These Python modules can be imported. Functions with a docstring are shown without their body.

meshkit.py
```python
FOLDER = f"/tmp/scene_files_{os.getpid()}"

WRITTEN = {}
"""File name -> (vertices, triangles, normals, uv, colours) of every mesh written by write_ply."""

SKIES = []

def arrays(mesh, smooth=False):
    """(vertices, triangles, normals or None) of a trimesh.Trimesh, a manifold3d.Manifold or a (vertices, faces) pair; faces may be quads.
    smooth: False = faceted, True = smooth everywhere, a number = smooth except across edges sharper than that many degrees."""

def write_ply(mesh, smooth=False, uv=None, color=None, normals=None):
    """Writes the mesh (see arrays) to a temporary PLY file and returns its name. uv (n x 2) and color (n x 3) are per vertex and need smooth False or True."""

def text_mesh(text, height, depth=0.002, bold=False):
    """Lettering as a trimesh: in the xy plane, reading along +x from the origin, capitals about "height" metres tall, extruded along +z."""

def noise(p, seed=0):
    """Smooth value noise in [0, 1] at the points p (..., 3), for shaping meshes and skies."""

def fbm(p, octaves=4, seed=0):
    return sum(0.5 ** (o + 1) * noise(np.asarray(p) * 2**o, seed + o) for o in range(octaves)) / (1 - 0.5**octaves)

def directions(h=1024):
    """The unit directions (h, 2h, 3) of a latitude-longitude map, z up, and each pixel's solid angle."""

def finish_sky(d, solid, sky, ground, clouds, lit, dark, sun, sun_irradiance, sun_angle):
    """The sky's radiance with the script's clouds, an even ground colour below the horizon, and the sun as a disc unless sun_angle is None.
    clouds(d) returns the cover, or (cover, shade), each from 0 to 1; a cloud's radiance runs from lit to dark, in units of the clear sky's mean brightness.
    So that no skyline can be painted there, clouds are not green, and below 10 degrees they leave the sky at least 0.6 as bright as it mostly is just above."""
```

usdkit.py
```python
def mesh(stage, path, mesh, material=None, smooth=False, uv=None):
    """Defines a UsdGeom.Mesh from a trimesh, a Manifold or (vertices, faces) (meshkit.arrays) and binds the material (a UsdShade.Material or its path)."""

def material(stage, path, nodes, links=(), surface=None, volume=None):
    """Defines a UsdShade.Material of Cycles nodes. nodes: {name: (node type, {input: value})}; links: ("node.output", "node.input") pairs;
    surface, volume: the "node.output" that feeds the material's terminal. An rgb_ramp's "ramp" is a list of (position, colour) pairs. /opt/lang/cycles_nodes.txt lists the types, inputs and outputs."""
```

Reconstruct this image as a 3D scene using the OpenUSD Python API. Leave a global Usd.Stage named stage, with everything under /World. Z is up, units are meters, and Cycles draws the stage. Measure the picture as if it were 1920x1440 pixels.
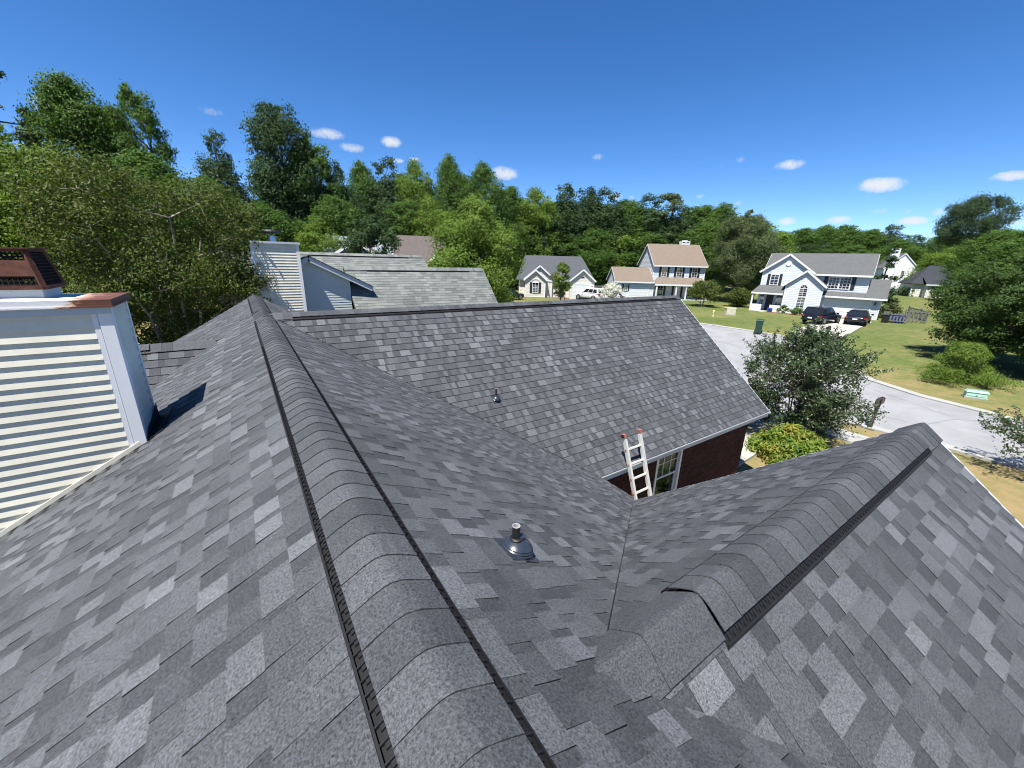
import math, random
import numpy as np
import trimesh, shapely
from shapely.geometry import Polygon, box as sbox, LineString
from pxr import Gf, Sdf, Usd, UsdGeom, UsdLux, UsdShade, Vt
import usdkit, meshkit

stage = Usd.Stage.CreateInMemory()
UsdGeom.SetStageUpAxis(stage, UsdGeom.Tokens.z)
UsdGeom.SetStageMetersPerUnit(stage, 1.0)
UsdGeom.Xform.Define(stage, '/World')
UsdGeom.Scope.Define(stage, '/World/Looks')
T = Sdf.ValueTypeNames
PI = math.pi
rng = np.random.default_rng(7)

# ------------------------------------------------------------------ camera, sky, sun, exposure
CAM = np.array([-0.24915, 0.0, 5.99943])
CM = np.array([[0.82973842, -0.55759254, 0.02499452], [-0.14785503, -0.26275892, -0.95346559], [0.53821283, 0.78743146, -0.30046403]])
FPX = 735.98
cam = UsdGeom.Camera.Define(stage, '/World/camera')
mx = Gf.Matrix4d(*CM[0], 0, *(-CM[1]), 0, *(-CM[2]), 0, *CAM, 1)
cam.AddTransformOp().Set(mx)
cam.CreateFocalLengthAttr(36 * FPX / 1920); cam.CreateHorizontalApertureAttr(36.0); cam.CreateVerticalApertureAttr(27.0)
cam.CreateClippingRangeAttr(Gf.Vec2f(0.05, 5000)); cam.CreateExposureAttr(1.2)

SUN = np.array([-0.42, -0.19, 1.01]); SUN /= np.linalg.norm(SUN)
SUN_EL, SUN_ROT = math.asin(SUN[2]), math.atan2(SUN[0], SUN[1])

def mat(name, nodes, links=(), surface=None, volume=None):
    return usdkit.material(stage, '/World/Looks/' + name, nodes, list(links), surface, volume)

CLOUDS = [  # azimuth from +y towards +x, elevation, half width, half height (degrees), cover
    (11.3, 13.4, 1.9, .6, .8), (13.9, 12.3, 1.5, .5, .7), (18.5, 13.3, 1.3, .6, .8), (21.2, 11.7, .7, .3, .6), (19.0, 11.4, .9, .3, .55), (32.6, 10.7, 2.1, .8, .85), (44.5, 12.6, .9, .4, .4), (61.0, 11.6, .5, .4, .4), (59.1, 11.1, .3, .3, .3), (73.2, 12.1, .7, .3, .3),
    (65.9, 10.7, 1.5, .5, .75), (74.0, 8.1, 1.9, .7, 1.0), (82.7, 8.0, 1.4, .4, .8), (66.8, 5.0, 1.1, .4, .75), (71.5, 5.0, 1.3, .4, .8), (77.3, 4.7, 1.3, .4, .9), (74.5, 5.7, .8, .3, .5), (78.8, 5.4, .6, .4, .6), (82.8, 4.0, .6, .25, .6), (84.0, 4.2, .8, .3, .6),
    (.2, 13.8, 1.3, .5, .42), (-10.4, 11.8, 2.4, .8, .9), (47.3, 8.2, .9, .5, .7), (57.2, 8.0, .7, .3, .45), (61.6, 7.1, .9, .3, .4), (49.3, 8.0, .5, .3, .45), (76.6, 5.6, .4, .3, .4), (63.5, 4.2, 1.2, .25, .4), (80.5, 3.4, 1.6, .25, .5),
    (-50, 14, 2.4, .8, .8), (110, 10, 2.4, .8, .8), (160, 15, 3, 1, .8), (-130, 12, 2.4, .8, .7), (95, 7, 2, .5, .8), (-95, 9, 2.4, .7, .8), (-165, 8, 2, .6, .7)]
sn = {'tc': ('texture_coordinate', {}), 'xyz': ('separate_xyz', {}), 'az': ('math', {'math_type': 'arctan2'}), 'el': ('math', {'math_type': 'arcsine'}),
      'sky': ('sky_texture', {'sky_type': 'single_scattering', 'sun_disc': False, 'sun_elevation': SUN_EL, 'sun_rotation': SUN_ROT, 'altitude': 0.0, 'air_density': .62, 'aerosol_density': .05, 'ozone_density': 1.0}),
      'tint': ('mix', {'mix_type': 'multiply', 'fac': 1.0, 'color2': (1.5, 1.56, 1.74)}), 'nz': ('noise_texture', {'scale': 34.0, 'detail': 6.0, 'roughness': .68}), 'hs': ('hsv', {'hue': .5, 'saturation': 1.3, 'value': 1.0}),
      'bg': ('background_shader', {'strength': 0.05}), 'mx': ('mix', {'mix_type': 'mix', 'color2': (7.3, 7.65, 8.0)})}
sl = [('tc.generated', 'xyz.vector'), ('xyz.x', 'az.value1'), ('xyz.y', 'az.value2'), ('xyz.z', 'el.value1'), ('tc.generated', 'nz.vector'), ('sky.color', 'hs.color'), ('hs.color', 'tint.color1'), ('tint.color', 'mx.color1'), ('mx.color', 'bg.color')]
prev = None
for i, (a, e, w, h, c) in enumerate(CLOUDS):
    a, e, w, h = map(math.radians, (a, e, w, h))
    k = f'c{i}'
    sn[k + 'a'] = ('math', {'math_type': 'subtract', 'value2': a}); sn[k + 'b'] = ('math', {'math_type': 'multiply', 'value2': 1 / w}); sn[k + 'c'] = ('math', {'math_type': 'multiply'})
    sn[k + 'd'] = ('math', {'math_type': 'subtract', 'value2': e}); sn[k + 'e'] = ('math', {'math_type': 'multiply', 'value2': 1 / h}); sn[k + 'f'] = ('math', {'math_type': 'multiply'})
    sn[k + 'g'] = ('math', {'math_type': 'add'}); sn[k + 'h'] = ('map_range', {'from_min': 0.0, 'from_max': 1.5, 'to_min': c, 'to_max': 0.0, 'clamp': True})
    sl += [('az.value', k + 'a.value1'), (k + 'a.value', k + 'b.value1'), (k + 'b.value', k + 'c.value1'), (k + 'b.value', k + 'c.value2'),
           ('el.value', k + 'd.value1'), (k + 'd.value', k + 'e.value1'), (k + 'e.value', k + 'f.value1'), (k + 'e.value', k + 'f.value2'), (k + 'c.value', k + 'g.value1'), (k + 'f.value', k + 'g.value2'), (k + 'g.value', k + 'h.value')]
    if prev is None:
        prev = k + 'h.result'
    else:
        sn[k + 'm'] = ('math', {'math_type': 'maximum'}); sl += [(prev, k + 'm.value1'), (k + 'h.result', k + 'm.value2')]; prev = k + 'm.value'
sn['sb'] = ('math', {'math_type': 'multiply_add', 'value2': 1.5, 'value3': -.78}); sl.append(('nz.fac', 'sb.value1'))
sn['sm'] = ('math', {'math_type': 'add'}); sl += [(prev, 'sm.value1'), ('sb.value', 'sm.value2')]
sn['gate'] = ('math', {'math_type': 'multiply'})
sn['cv'] = ('map_range', {'range_type': 'smoothstep', 'from_min': .1, 'from_max': 1.05, 'to_min': 0.0, 'to_max': .97, 'clamp': True})
sn['g2'] = ('map_range', {'range_type': 'smoothstep', 'from_min': 0.02, 'from_max': .3, 'to_min': 0.0, 'to_max': 1.0, 'clamp': True})
sl += [('sm.value', 'cv.value'), (prev, 'g2.value'), ('cv.result', 'gate.value1'), ('g2.result', 'gate.value2'), ('gate.value', 'mx.fac')]
sky_m = mat('sky', sn, sl, 'bg.background')
sky = UsdLux.DomeLight.Define(stage, '/World/sky'); sky.CreateIntensityAttr(1.0)
UsdShade.MaterialBindingAPI.Apply(sky.GetPrim()).Bind(sky_m)
sky.GetPrim().SetCustomDataByKey('kind', 'structure')
sun = UsdLux.DistantLight.Define(stage, '/World/sun')
sun.CreateNormalizeAttr(True); sun.CreateIntensityAttr(1.25); sun.CreateAngleAttr(0.53); sun.CreateColorAttr(Gf.Vec3f(1.0, .96, .89))
zax = SUN; xax = np.cross([0, 1, 0], zax); xax /= np.linalg.norm(xax); yax = np.cross(zax, xax)
sun.AddTransformOp().Set(Gf.Matrix4d(*xax, 0, *yax, 0, *zax, 0, 0, 0, 60, 1))

# ------------------------------------------------------------------ materials
def flat(name, col, rough=.6, spec=.4, var=.12, scale=6.0, bump=0.0, bscale=60.0, metal=0.0, extra=None):
    n = {'g': ('geometry', {}), 'n': ('noise_texture', {'scale': scale, 'detail': 4.0, 'roughness': .6}),
         'r': ('rgb_ramp', {'ramp': [(.25, tuple(c * (1 - var) for c in col)), (.75, tuple(min(1, c * (1 + var)) for c in col))]}),
         'p': ('principled_bsdf', {'roughness': rough, 'specular_ior_level': spec, 'metallic': metal})}
    l = [('g.position', 'n.vector'), ('n.fac', 'r.fac'), ('r.color', 'p.base_color')]
    if bump:
        n['n2'] = ('noise_texture', {'scale': bscale, 'detail': 3.0}); n['b'] = ('bump', {'strength': bump, 'distance': .004})
        l += [('g.position', 'n2.vector'), ('n2.fac', 'b.height'), ('b.normal', 'p.normal')]
    return mat(name, n, l, 'p.BSDF')

def shingle(name, ramp, gscale=135.0, contrast=(.12, 2.1), lscale=1.3):
    n = {'at': ('attribute', {'attribute': 'tone'}), 'r': ('rgb_ramp', {'ramp': ramp}), 'g': ('geometry', {}),
         'n': ('noise_texture', {'scale': gscale, 'detail': 3.0, 'roughness': .9}), 'mr': ('map_range', {'from_min': .3, 'from_max': .7, 'to_min': contrast[0], 'to_max': contrast[1], 'clamp': True}),
         'n3': ('noise_texture', {'scale': lscale, 'detail': 5.0, 'roughness': .6}), 'm3': ('map_range', {'from_min': .3, 'from_max': .7, 'to_min': .82, 'to_max': 1.16, 'clamp': True}),
         'k': ('mix', {'mix_type': 'multiply', 'fac': 1.0}), 'k3': ('mix', {'mix_type': 'multiply', 'fac': 1.0}), 'b': ('bump', {'strength': .35, 'distance': .0015}),
         'p': ('principled_bsdf', {'roughness': .85, 'specular_ior_level': .25})}
    l = [('at.fac', 'r.fac'), ('g.position', 'n.vector'), ('g.position', 'n3.vector'), ('n.fac', 'mr.value'), ('n3.fac', 'm3.value'), ('r.color', 'k.color1'), ('mr.result', 'k.color2'),
         ('k.color', 'k3.color1'), ('m3.result', 'k3.color2'), ('k3.color', 'p.base_color'), ('n.fac', 'b.height'), ('b.normal', 'p.normal')]
    return mat(name, n, l, 'p.BSDF')

M = {}
M['shingle'] = shingle('charcoal_shingle', [(0, (.012, .012, .014)), (.08, (.012, .012, .014)), (.12, (.031, .0335, .038)), (.5, (.048, .0515, .057)), (.78, (.066, .0705, .078)), (1, (.094, .1, .11))])
M['shingle_grey'] = shingle('weathered_grey_shingle', [(0, (.05, .055, .05)), (.12, (.085, .092, .088)), (.5, (.12, .13, .123)), (1, (.165, .176, .165))], 120.0, (.75, 1.3), .9)
def far_roof(name, c, var=.25):
    n = {'g': ('geometry', {}), 'n': ('noise_texture', {'scale': 2.2, 'detail': 6.0, 'roughness': .7}), 'mp': ('mapping', {'scale': (7, 7, 60)}), 'n2': ('noise_texture', {'scale': 1.0, 'detail': 2.0}),
         'ad': ('math', {'math_type': 'multiply_add', 'value2': .6}), 'r': ('rgb_ramp', {'ramp': [(.45, tuple(x * (1 - var) for x in c)), (1.15, tuple(x * (1 + var) for x in c))]}),
         'p': ('principled_bsdf', {'roughness': .9, 'specular_ior_level': .2})}
    return mat(name, n, [('g.position', 'n.vector'), ('g.position', 'mp.vector'), ('mp.vector', 'n2.vector'), ('n.fac', 'ad.value1'), ('n2.fac', 'ad.value3'), ('ad.value', 'r.fac'), ('r.color', 'p.base_color')], 'p.BSDF')
M['roof_grey'] = far_roof('grey_roof', (.062, .067, .075)); M['roof_brown'] = far_roof('brown_roof', (.15, .12, .095)); M['roof_mauve'] = far_roof('brown_grey_roof', (.095, .08, .075)); M['roof_dark'] = far_roof('dark_roof', (.03, .034, .042)); M['roof_mid'] = far_roof('mid_grey_roof', (.085, .088, .088))
M['black_plastic'] = flat('black_plastic', (.01, .01, .011), .55, .3, .2, 20)
M['pvc'] = flat('black_pipe', (.015, .015, .016), .35, .5, .2)
M['pipe_inside'] = flat('white_pipe', (.33, .33, .32), .5, .4, .05)
M['boot'] = flat('blue_black_rubber', (.022, .028, .04), .28, .6, .25, 30)
M['white_siding'] = flat('cream_siding', (.58, .555, .46), .5, .35, .13, 3.2, .05, 90)
M['white_trim'] = flat('white_trim', (.62, .63, .64), .45, .4, .05, 3)
M['blue_white'] = flat('pale_blue_siding', (.52, .55, .58), .55, .3, .06, 2)
M['beige_siding'] = flat('beige_siding', (.55, .53, .47), .55, .3, .05, 2)
M['fascia'] = flat('fascia_paint', (.4, .44, .47), .5, .4, .06, 3)
M['grey_siding'] = flat('sage_siding', (.42, .46, .44), .5, .3, .05, 2)
M['slate_siding'] = flat('slate_siding', (.17, .2, .22), .6, .3, .06, 2)
M['soffit'] = flat('soffit_paint', (.5, .5, .48), .6, .3, .05)
M['shutter'] = flat('black_shutter', (.018, .019, .022), .5, .4, .1)
M['steel_rail'] = flat('aluminium', (.62, .62, .6), .35, .5, .06, 30, 0, 60, .35)
M['orange'] = flat('orange_plastic', (.27, .1, .075), .45, .4, .15, 15)
M['bark'] = flat('bark', (.1, .085, .07), .9, .2, .4, 9, .6, 40)
M['pale_bark'] = flat('pale_bark', (.3, .26, .21), .8, .2, .3, 9, .4, 40)
M['wood_grey'] = flat('weathered_wood', (.13, .13, .135), .85, .2, .3, 8)
M['post_wood'] = flat('mailbox_post', (.07, .06, .052), .8, .2, .3, 12)
M['dark_paint'] = flat('black_enamel', (.015, .015, .017), .4, .5, .1)
M['bin_green'] = flat('green_bin', (.015, .045, .032), .5, .4, .1)
M['bin_blue'] = flat('blue_bin', (.02, .05, .2), .45, .4, .1)
M['bin_blue_dark'] = flat('blue_lid', (.025, .06, .11), .45, .4, .1)
M['pot_blue'] = flat('blue_pot', (.03, .06, .3), .3, .5, .1)
M['cabinet_green'] = flat('pale_green_cabinet', (.33, .52, .42), .5, .4, .05)
M['cabinet_beige'] = flat('beige_cabinet', (.5, .47, .36), .5, .4, .06)
M['hydrant'] = flat('yellow_green_paint', (.5, .5, .2), .5, .4, .1)
M['car_white'] = flat('white_car_paint', (.46, .46, .46), .25, .5, .02)
M['car_navy'] = flat('dark_blue_car_paint', (.009, .01, .014), .18, .6, .05)
M['car_black'] = flat('black_car_paint', (.009, .009, .011), .18, .6, .05)
M['tyre'] = flat('tyre', (.015, .015, .015), .8, .3, .1)
M['rim'] = flat('wheel_rim', (.3, .3, .31), .35, .5, .05, 6, 0, 60, .6)
M['car_glass'] = flat('car_glass', (.012, .015, .018), .06, .6, .05)
M['tail_light'] = flat('tail_light', (.25, .012, .012), .2, .5, .05)
M['plate'] = flat('plate', (.65, .66, .68), .5, .3, .03)
M['chrome'] = flat('chrome', (.5, .5, .52), .2, .5, .03, 6, 0, 60, .9)
M['mulch'] = flat('mulch', (.15, .075, .04), .9, .2, .4, 12, .5, 40)
M['garage'] = flat('garage_panel', (.58, .59, .6), .5, .3, .03)
M['porch_floor'] = flat('porch_concrete', (.36, .36, .34), .8, .2, .08)
M['curtain'] = flat('curtain', (.55, .55, .52), .8, .2, .1, 3)
M['black_mesh'] = flat('black_wire', (.012, .009, .008), .8, .2, .2)
def pane(name, tint, mixf):
    n = {'f': ('fresnel', {'IOR': 1.5}), 'a': ('math', {'math_type': 'multiply_add', 'value2': 1.0, 'value3': mixf, 'use_clamp': True}), 't': ('transparent_bsdf', {'color': tint}), 'g': ('glossy_bsdf', {'color': (.9, .93, .95), 'roughness': .02}), 'm': ('mix_closure', {})}
    return mat(name, n, [('f.fac', 'a.value1'), ('a.value', 'm.fac'), ('t.BSDF', 'm.closure1'), ('g.BSDF', 'm.closure2')], 'm.closure')
M['glass'] = pane('window_glass', (.75, .82, .85), .16)
M['glass_sky'] = pane('reflecting_window_glass', (.8, .86, .9), -.06)
M['dark_room'] = flat('dark_room', (.03, .035, .04), .9, .1, .1)
# brick pieces: tone picks the clay
M['brick'] = mat('red_brick', {'at': ('attribute', {'attribute': 'tone'}), 'r': ('rgb_ramp', {'ramp': [(0, (.03, .0115, .011)), (.35, (.044, .0155, .0145)), (.7, (.062, .02, .017)), (1, (.045, .023, .022))]}), 'g': ('geometry', {}), 'n': ('noise_texture', {'scale': 40.0, 'detail': 4.0}),
    'mr': ('map_range', {'from_min': .3, 'from_max': .7, 'to_min': .7, 'to_max': 1.25, 'clamp': True}), 'k': ('mix', {'mix_type': 'multiply', 'fac': 1.0}), 'b': ('bump', {'strength': .5, 'distance': .004}), 'p': ('principled_bsdf', {'roughness': .9, 'specular_ior_level': .2})},
    [('at.fac', 'r.fac'), ('g.position', 'n.vector'), ('n.fac', 'mr.value'), ('r.color', 'k.color1'), ('mr.result', 'k.color2'), ('k.color', 'p.base_color'), ('n.fac', 'b.height'), ('b.normal', 'p.normal')], 'p.BSDF')
M['mortar'] = flat('mortar', (.26, .21, .19), .95, .1, .15, 30)
M['brick_far'] = mat('brick_far', {'tc': ('texture_coordinate', {}), 'b': ('brick_texture', {'scale': 1.0, 'brick_width': .21, 'row_height': .075, 'mortar_size': .008, 'color1': (.13, .042, .034), 'color2': (.17, .055, .042), 'mortar': (.3, .27, .25)}), 'mp': ('mapping', {'rotation': (PI / 2, 0, 0)}), 'p': ('principled_bsdf', {'roughness': .9})},
    [('tc.object', 'mp.vector'), ('mp.vector', 'b.vector'), ('b.color', 'p.base_color')], 'p.BSDF')
# rust on paint
def rusty(name, lo, hi, x0=None, x1=None):
    n = {'g': ('geometry', {}), 'mp': ('mapping', {'scale': (4, 24, 12)}), 'n': ('noise_texture', {'scale': 1.0, 'detail': 6.0, 'roughness': .65}), 's': ('separate_xyz', {}),
         'x': ('map_range', {'from_min': x0 if x0 is not None else -9, 'from_max': x1 if x1 is not None else -8, 'to_min': -.3, 'to_max': .33, 'clamp': True}), 'a': ('math', {'math_type': 'add'}),
         'm': ('rgb_ramp', {'ramp': [(.0, (.6, .6, .6)), (lo, (.6, .6, .6)), ((lo + hi) / 2, (.5, .3, .18)), (hi, (.125, .046, .028)), (1, (.07, .028, .02))]}), 'n2': ('noise_texture', {'scale': 60.0}),
         'b': ('bump', {'strength': .3, 'distance': .002}), 'p': ('principled_bsdf', {'roughness': .6, 'specular_ior_level': .35})}
    return mat(name, n, [('g.position', 'mp.vector'), ('mp.vector', 'n.vector'), ('g.position', 's.vector'), ('s.x', 'x.value'), ('n.fac', 'a.value1'), ('x.result', 'a.value2'), ('a.value', 'm.fac'), ('m.color', 'p.base_color'), ('g.position', 'n2.vector'), ('n2.fac', 'b.height'), ('b.normal', 'p.normal')], 'p.BSDF')
M['rust_cover'] = rusty('rusting_white_cover', .52, .62, -1.62, -1.16)
M['rust'] = flat('rust', (.085, .034, .023), .85, .25, .45, 14, .3, 120)
# ground
M['grass_ground'] = mat('lawn', {'g': ('geometry', {}), 'n1': ('noise_texture', {'scale': .11, 'detail': 5.0, 'roughness': .6}), 'n2': ('noise_texture', {'scale': 1.6, 'detail': 6.0, 'roughness': .7}), 'n3': ('noise_texture', {'scale': 7.0, 'detail': 7.0, 'roughness': .8}),
    'a': ('math', {'math_type': 'multiply_add', 'value2': .8}), 'a2': ('math', {'math_type': 'multiply_add', 'value2': .55}), 's': ('separate_xyz', {}), 'near': ('map_range', {'from_min': 24.0, 'from_max': 34.0, 'to_min': .34, 'to_max': 0.0, 'clamp': True}), 'a3': ('math', {'math_type': 'add'}),
    'r': ('rgb_ramp', {'ramp': [(.62, (.045, .075, .012)), (.95, (.085, .115, .025)), (1.0, (.12, .125, .042))]}), 'r2': ('rgb_ramp', {'ramp': [(.0, (.036, .064, .012)), (.3, (.062, .092, .022)), (.52, (.098, .115, .036)), (.74, (.16, .14, .058)), (1.0, (.23, .17, .085))]}),
    'rs': ('map_range', {'from_min': .7, 'from_max': 1.65, 'to_min': 0.0, 'to_max': 1.0, 'clamp': True}), 'b': ('bump', {'strength': .8, 'distance': .04}), 'p': ('principled_bsdf', {'roughness': .95, 'specular_ior_level': .15})},
    [('g.position', 'n1.vector'), ('g.position', 'n2.vector'), ('g.position', 'n3.vector'), ('n1.fac', 'a.value1'), ('n2.fac', 'a.value3'), ('n3.fac', 'a2.value1'), ('a.value', 'a2.value3'), ('g.position', 's.vector'), ('s.x', 'near.value'), ('a2.value', 'a3.value1'), ('near.result', 'a3.value2'),
     ('a3.value', 'rs.value'), ('rs.result', 'r2.fac'), ('r2.color', 'p.base_color'), ('n3.fac', 'b.height'), ('b.normal', 'p.normal')], 'p.BSDF')
def concrete(name, c, v=.12):
    return mat(name, {'g': ('geometry', {}), 'n': ('noise_texture', {'scale': .6, 'detail': 6.0, 'roughness': .65}), 'n2': ('noise_texture', {'scale': 35.0, 'detail': 4.0, 'roughness': .7}), 'a': ('math', {'math_type': 'multiply_add', 'value2': .7}),
        'nd': ('noise_texture', {'scale': .9, 'detail': 5.0}), 'wd': ('mix', {'mix_type': 'mix', 'fac': .3}), 'v': ('voronoi_texture', {'feature': 'distance_to_edge', 'scale': .33}), 'cr': ('map_range', {'from_min': 0.0, 'from_max': .012, 'to_min': .68, 'to_max': 1.0, 'clamp': True}), 'ck': ('mix', {'mix_type': 'multiply', 'fac': 1.0}),
        'r': ('rgb_ramp', {'ramp': [(.55, tuple(x * (1 - v) for x in c)), (1.0, tuple(min(1, x * (1 + v)) for x in c))]}), 'b': ('bump', {'strength': .4, 'distance': .006}), 'p': ('principled_bsdf', {'roughness': .9, 'specular_ior_level': .2})},
        [('g.position', 'n.vector'), ('g.position', 'n2.vector'), ('n2.fac', 'a.value1'), ('n.fac', 'a.value3'), ('a.value', 'r.fac'), ('g.position', 'nd.vector'), ('g.position', 'wd.color1'), ('nd.color', 'wd.color2'), ('wd.color', 'v.vector'), ('v.distance', 'cr.value'), ('r.color', 'ck.color1'), ('cr.result', 'ck.color2'), ('ck.color', 'p.base_color'), ('n2.fac', 'b.height'), ('b.normal', 'p.normal')], 'p.BSDF')
M['road'] = concrete('pale_road', (.2, .203, .21), .2); M['kerb'] = concrete('kerb_concrete', (.27, .27, .255), .12); M['drive'] = concrete('drive_concrete', (.31, .3, .27), .16)
# leaves
def leaf(name, ramp, trans=.35, rough=.6, nscale=.6, spec=.2, rnd=.55, nz=.55):
    n = {'g': ('geometry', {}), 'at': ('attribute', {'attribute': 'tone'}), 'n': ('noise_texture', {'scale': nscale, 'detail': 3.0}), 'a': ('math', {'math_type': 'multiply_add', 'value2': rnd}), 'h': ('math', {'math_type': 'multiply', 'value2': nz}), 'r': ('rgb_ramp', {'ramp': ramp}),
         'p': ('principled_bsdf', {'roughness': rough, 'specular_ior_level': spec}), 't': ('translucent_bsdf', {}), 'ts': ('mix', {'mix_type': 'multiply', 'fac': 1.0, 'color2': (1.25, 1.35, .5)}), 'm': ('mix_closure', {'fac': trans})}
    return mat(name, n, [('g.position', 'n.vector'), ('at.fac', 'a.value1'), ('n.fac', 'h.value1'), ('h.value', 'a.value3'), ('a.value', 'r.fac'), ('r.color', 'p.base_color'), ('r.color', 'ts.color1'), ('ts.color', 't.color'), ('p.BSDF', 'm.closure1'), ('t.BSDF', 'm.closure2')], 'm.closure')
def lr(c0, c1, c2): return [(.12, c0), (.5, c1), (.9, c2)]
M['leaf_forest'] = leaf('forest_leaf', lr((0.035, 0.078, 0.014), (0.062, 0.122, 0.022), (0.11, 0.18, 0.04)))
M['leaf_bright'] = leaf('bright_leaf', lr((0.07, 0.13, 0.016), (0.11, 0.18, 0.026), (0.17, 0.23, 0.045)))
M['leaf_dark'] = leaf('dark_leaf', lr((0.018, 0.042, 0.015), (0.034, 0.07, 0.022), (0.06, 0.1, 0.032)), .22)
M['leaf_olive'] = leaf('olive_leaf', [(.12, (.022, .044, .01)), (.45, (.05, .08, .014)), (.7, (.085, .115, .02)), (.95, (.17, .17, .04))], .3, .55, 1.0)
M['leaf_grey'] = leaf('grey_green_leaf', lr((0.05, 0.08, 0.03), (0.08, 0.112, 0.045), (0.12, 0.15, 0.06)), .25)
M['leaf_crape'] = leaf('crape_leaf', lr((0.02, 0.045, 0.018), (0.04, 0.072, 0.026), (0.08, 0.1, 0.04)), .25, .4, 2.0, .5)
M['leaf_pine'] = leaf('pine_leaf', lr((0.02, 0.042, 0.018), (0.036, 0.066, 0.028), (0.055, 0.09, 0.035)), .15)
M['leaf_yellow'] = leaf('yellow_leaf', [(.3, (.05, .11, .016)), (.5, (.12, .19, .028)), (.66, (.25, .28, .05)), (.8, (.34, .24, .06)), (.95, (.34, .14, .05))], .35, .5, 1.3, .2, .3, .8)
M['leaf_lime'] = leaf('lime_leaf', lr((.06, .11, .015), (.1, .16, .025), (.16, .2, .04)), .3)
M['leaf_lawn'] = leaf('lawn_tree_leaf', lr((.026, .055, .013), (.045, .085, .02), (.08, .13, .03)))
M['blind_blue'] = flat('blue_grey_blind', (.3, .36, .4), .7, .2, .2, 9)
M['blossom'] = flat('white_blossom', (.6, .6, .5), .8, .2, .1)

# ------------------------------------------------------------------ prim helpers
used = {}
def unique(parent, name):
    k = (str(parent), name); n = used.get(k, 0); used[k] = n + 1
    return f'{parent}/{name}' + (f'_{n:03d}' if n else '')
def tag(p, label=None, cat=None, group=None, kind=None):
    p = p.GetPrim() if hasattr(p, 'GetPrim') else p
    for k, v in (('label', label), ('category', cat), ('group', group), ('kind', kind)):
        if v: p.SetCustomDataByKey(k, v)
    return p
def path_of(parent):
    return '/World' if parent is None else (parent if isinstance(parent, str) else str(parent.GetPath()))
def obj(name, mesh, m, parent=None, smooth=False, kind=None, label=None, cat=None, group=None):
    if isinstance(mesh, MB): mesh = mesh.mesh()
    tone = mesh[2] if isinstance(mesh, tuple) and len(mesh) > 2 else None
    if tone is not None: mesh = mesh[:2]
    p = usdkit.mesh(stage, unique(path_of(parent), name), mesh, M[m] if isinstance(m, str) else m, smooth)
    if tone is not None: UsdGeom.PrimvarsAPI(p).CreatePrimvar('tone', T.FloatArray, 'vertex').Set(Vt.FloatArray.FromNumpy(np.asarray(tone, np.float32)))
    tag(p, label, cat, group, kind)
    return p.GetPrim()
def thing(name, label=None, cat=None, loc=(0, 0, 0), rz=0, group=None, parent=None, scale=None):
    x = UsdGeom.Xform.Define(stage, unique(path_of(parent), name))
    if loc is not None:
        x.AddTranslateOp().Set(Gf.Vec3d(*map(float, loc)))
        if rz: x.AddRotateZOp().Set(math.degrees(rz))
        if scale: x.AddScaleOp().Set(Gf.Vec3f(*scale))
    tag(x, label, cat, group)
    return x.GetPrim()
def part(parent, name): return UsdGeom.Xform.Define(stage, unique(path_of(parent), name)).GetPrim()

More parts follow.
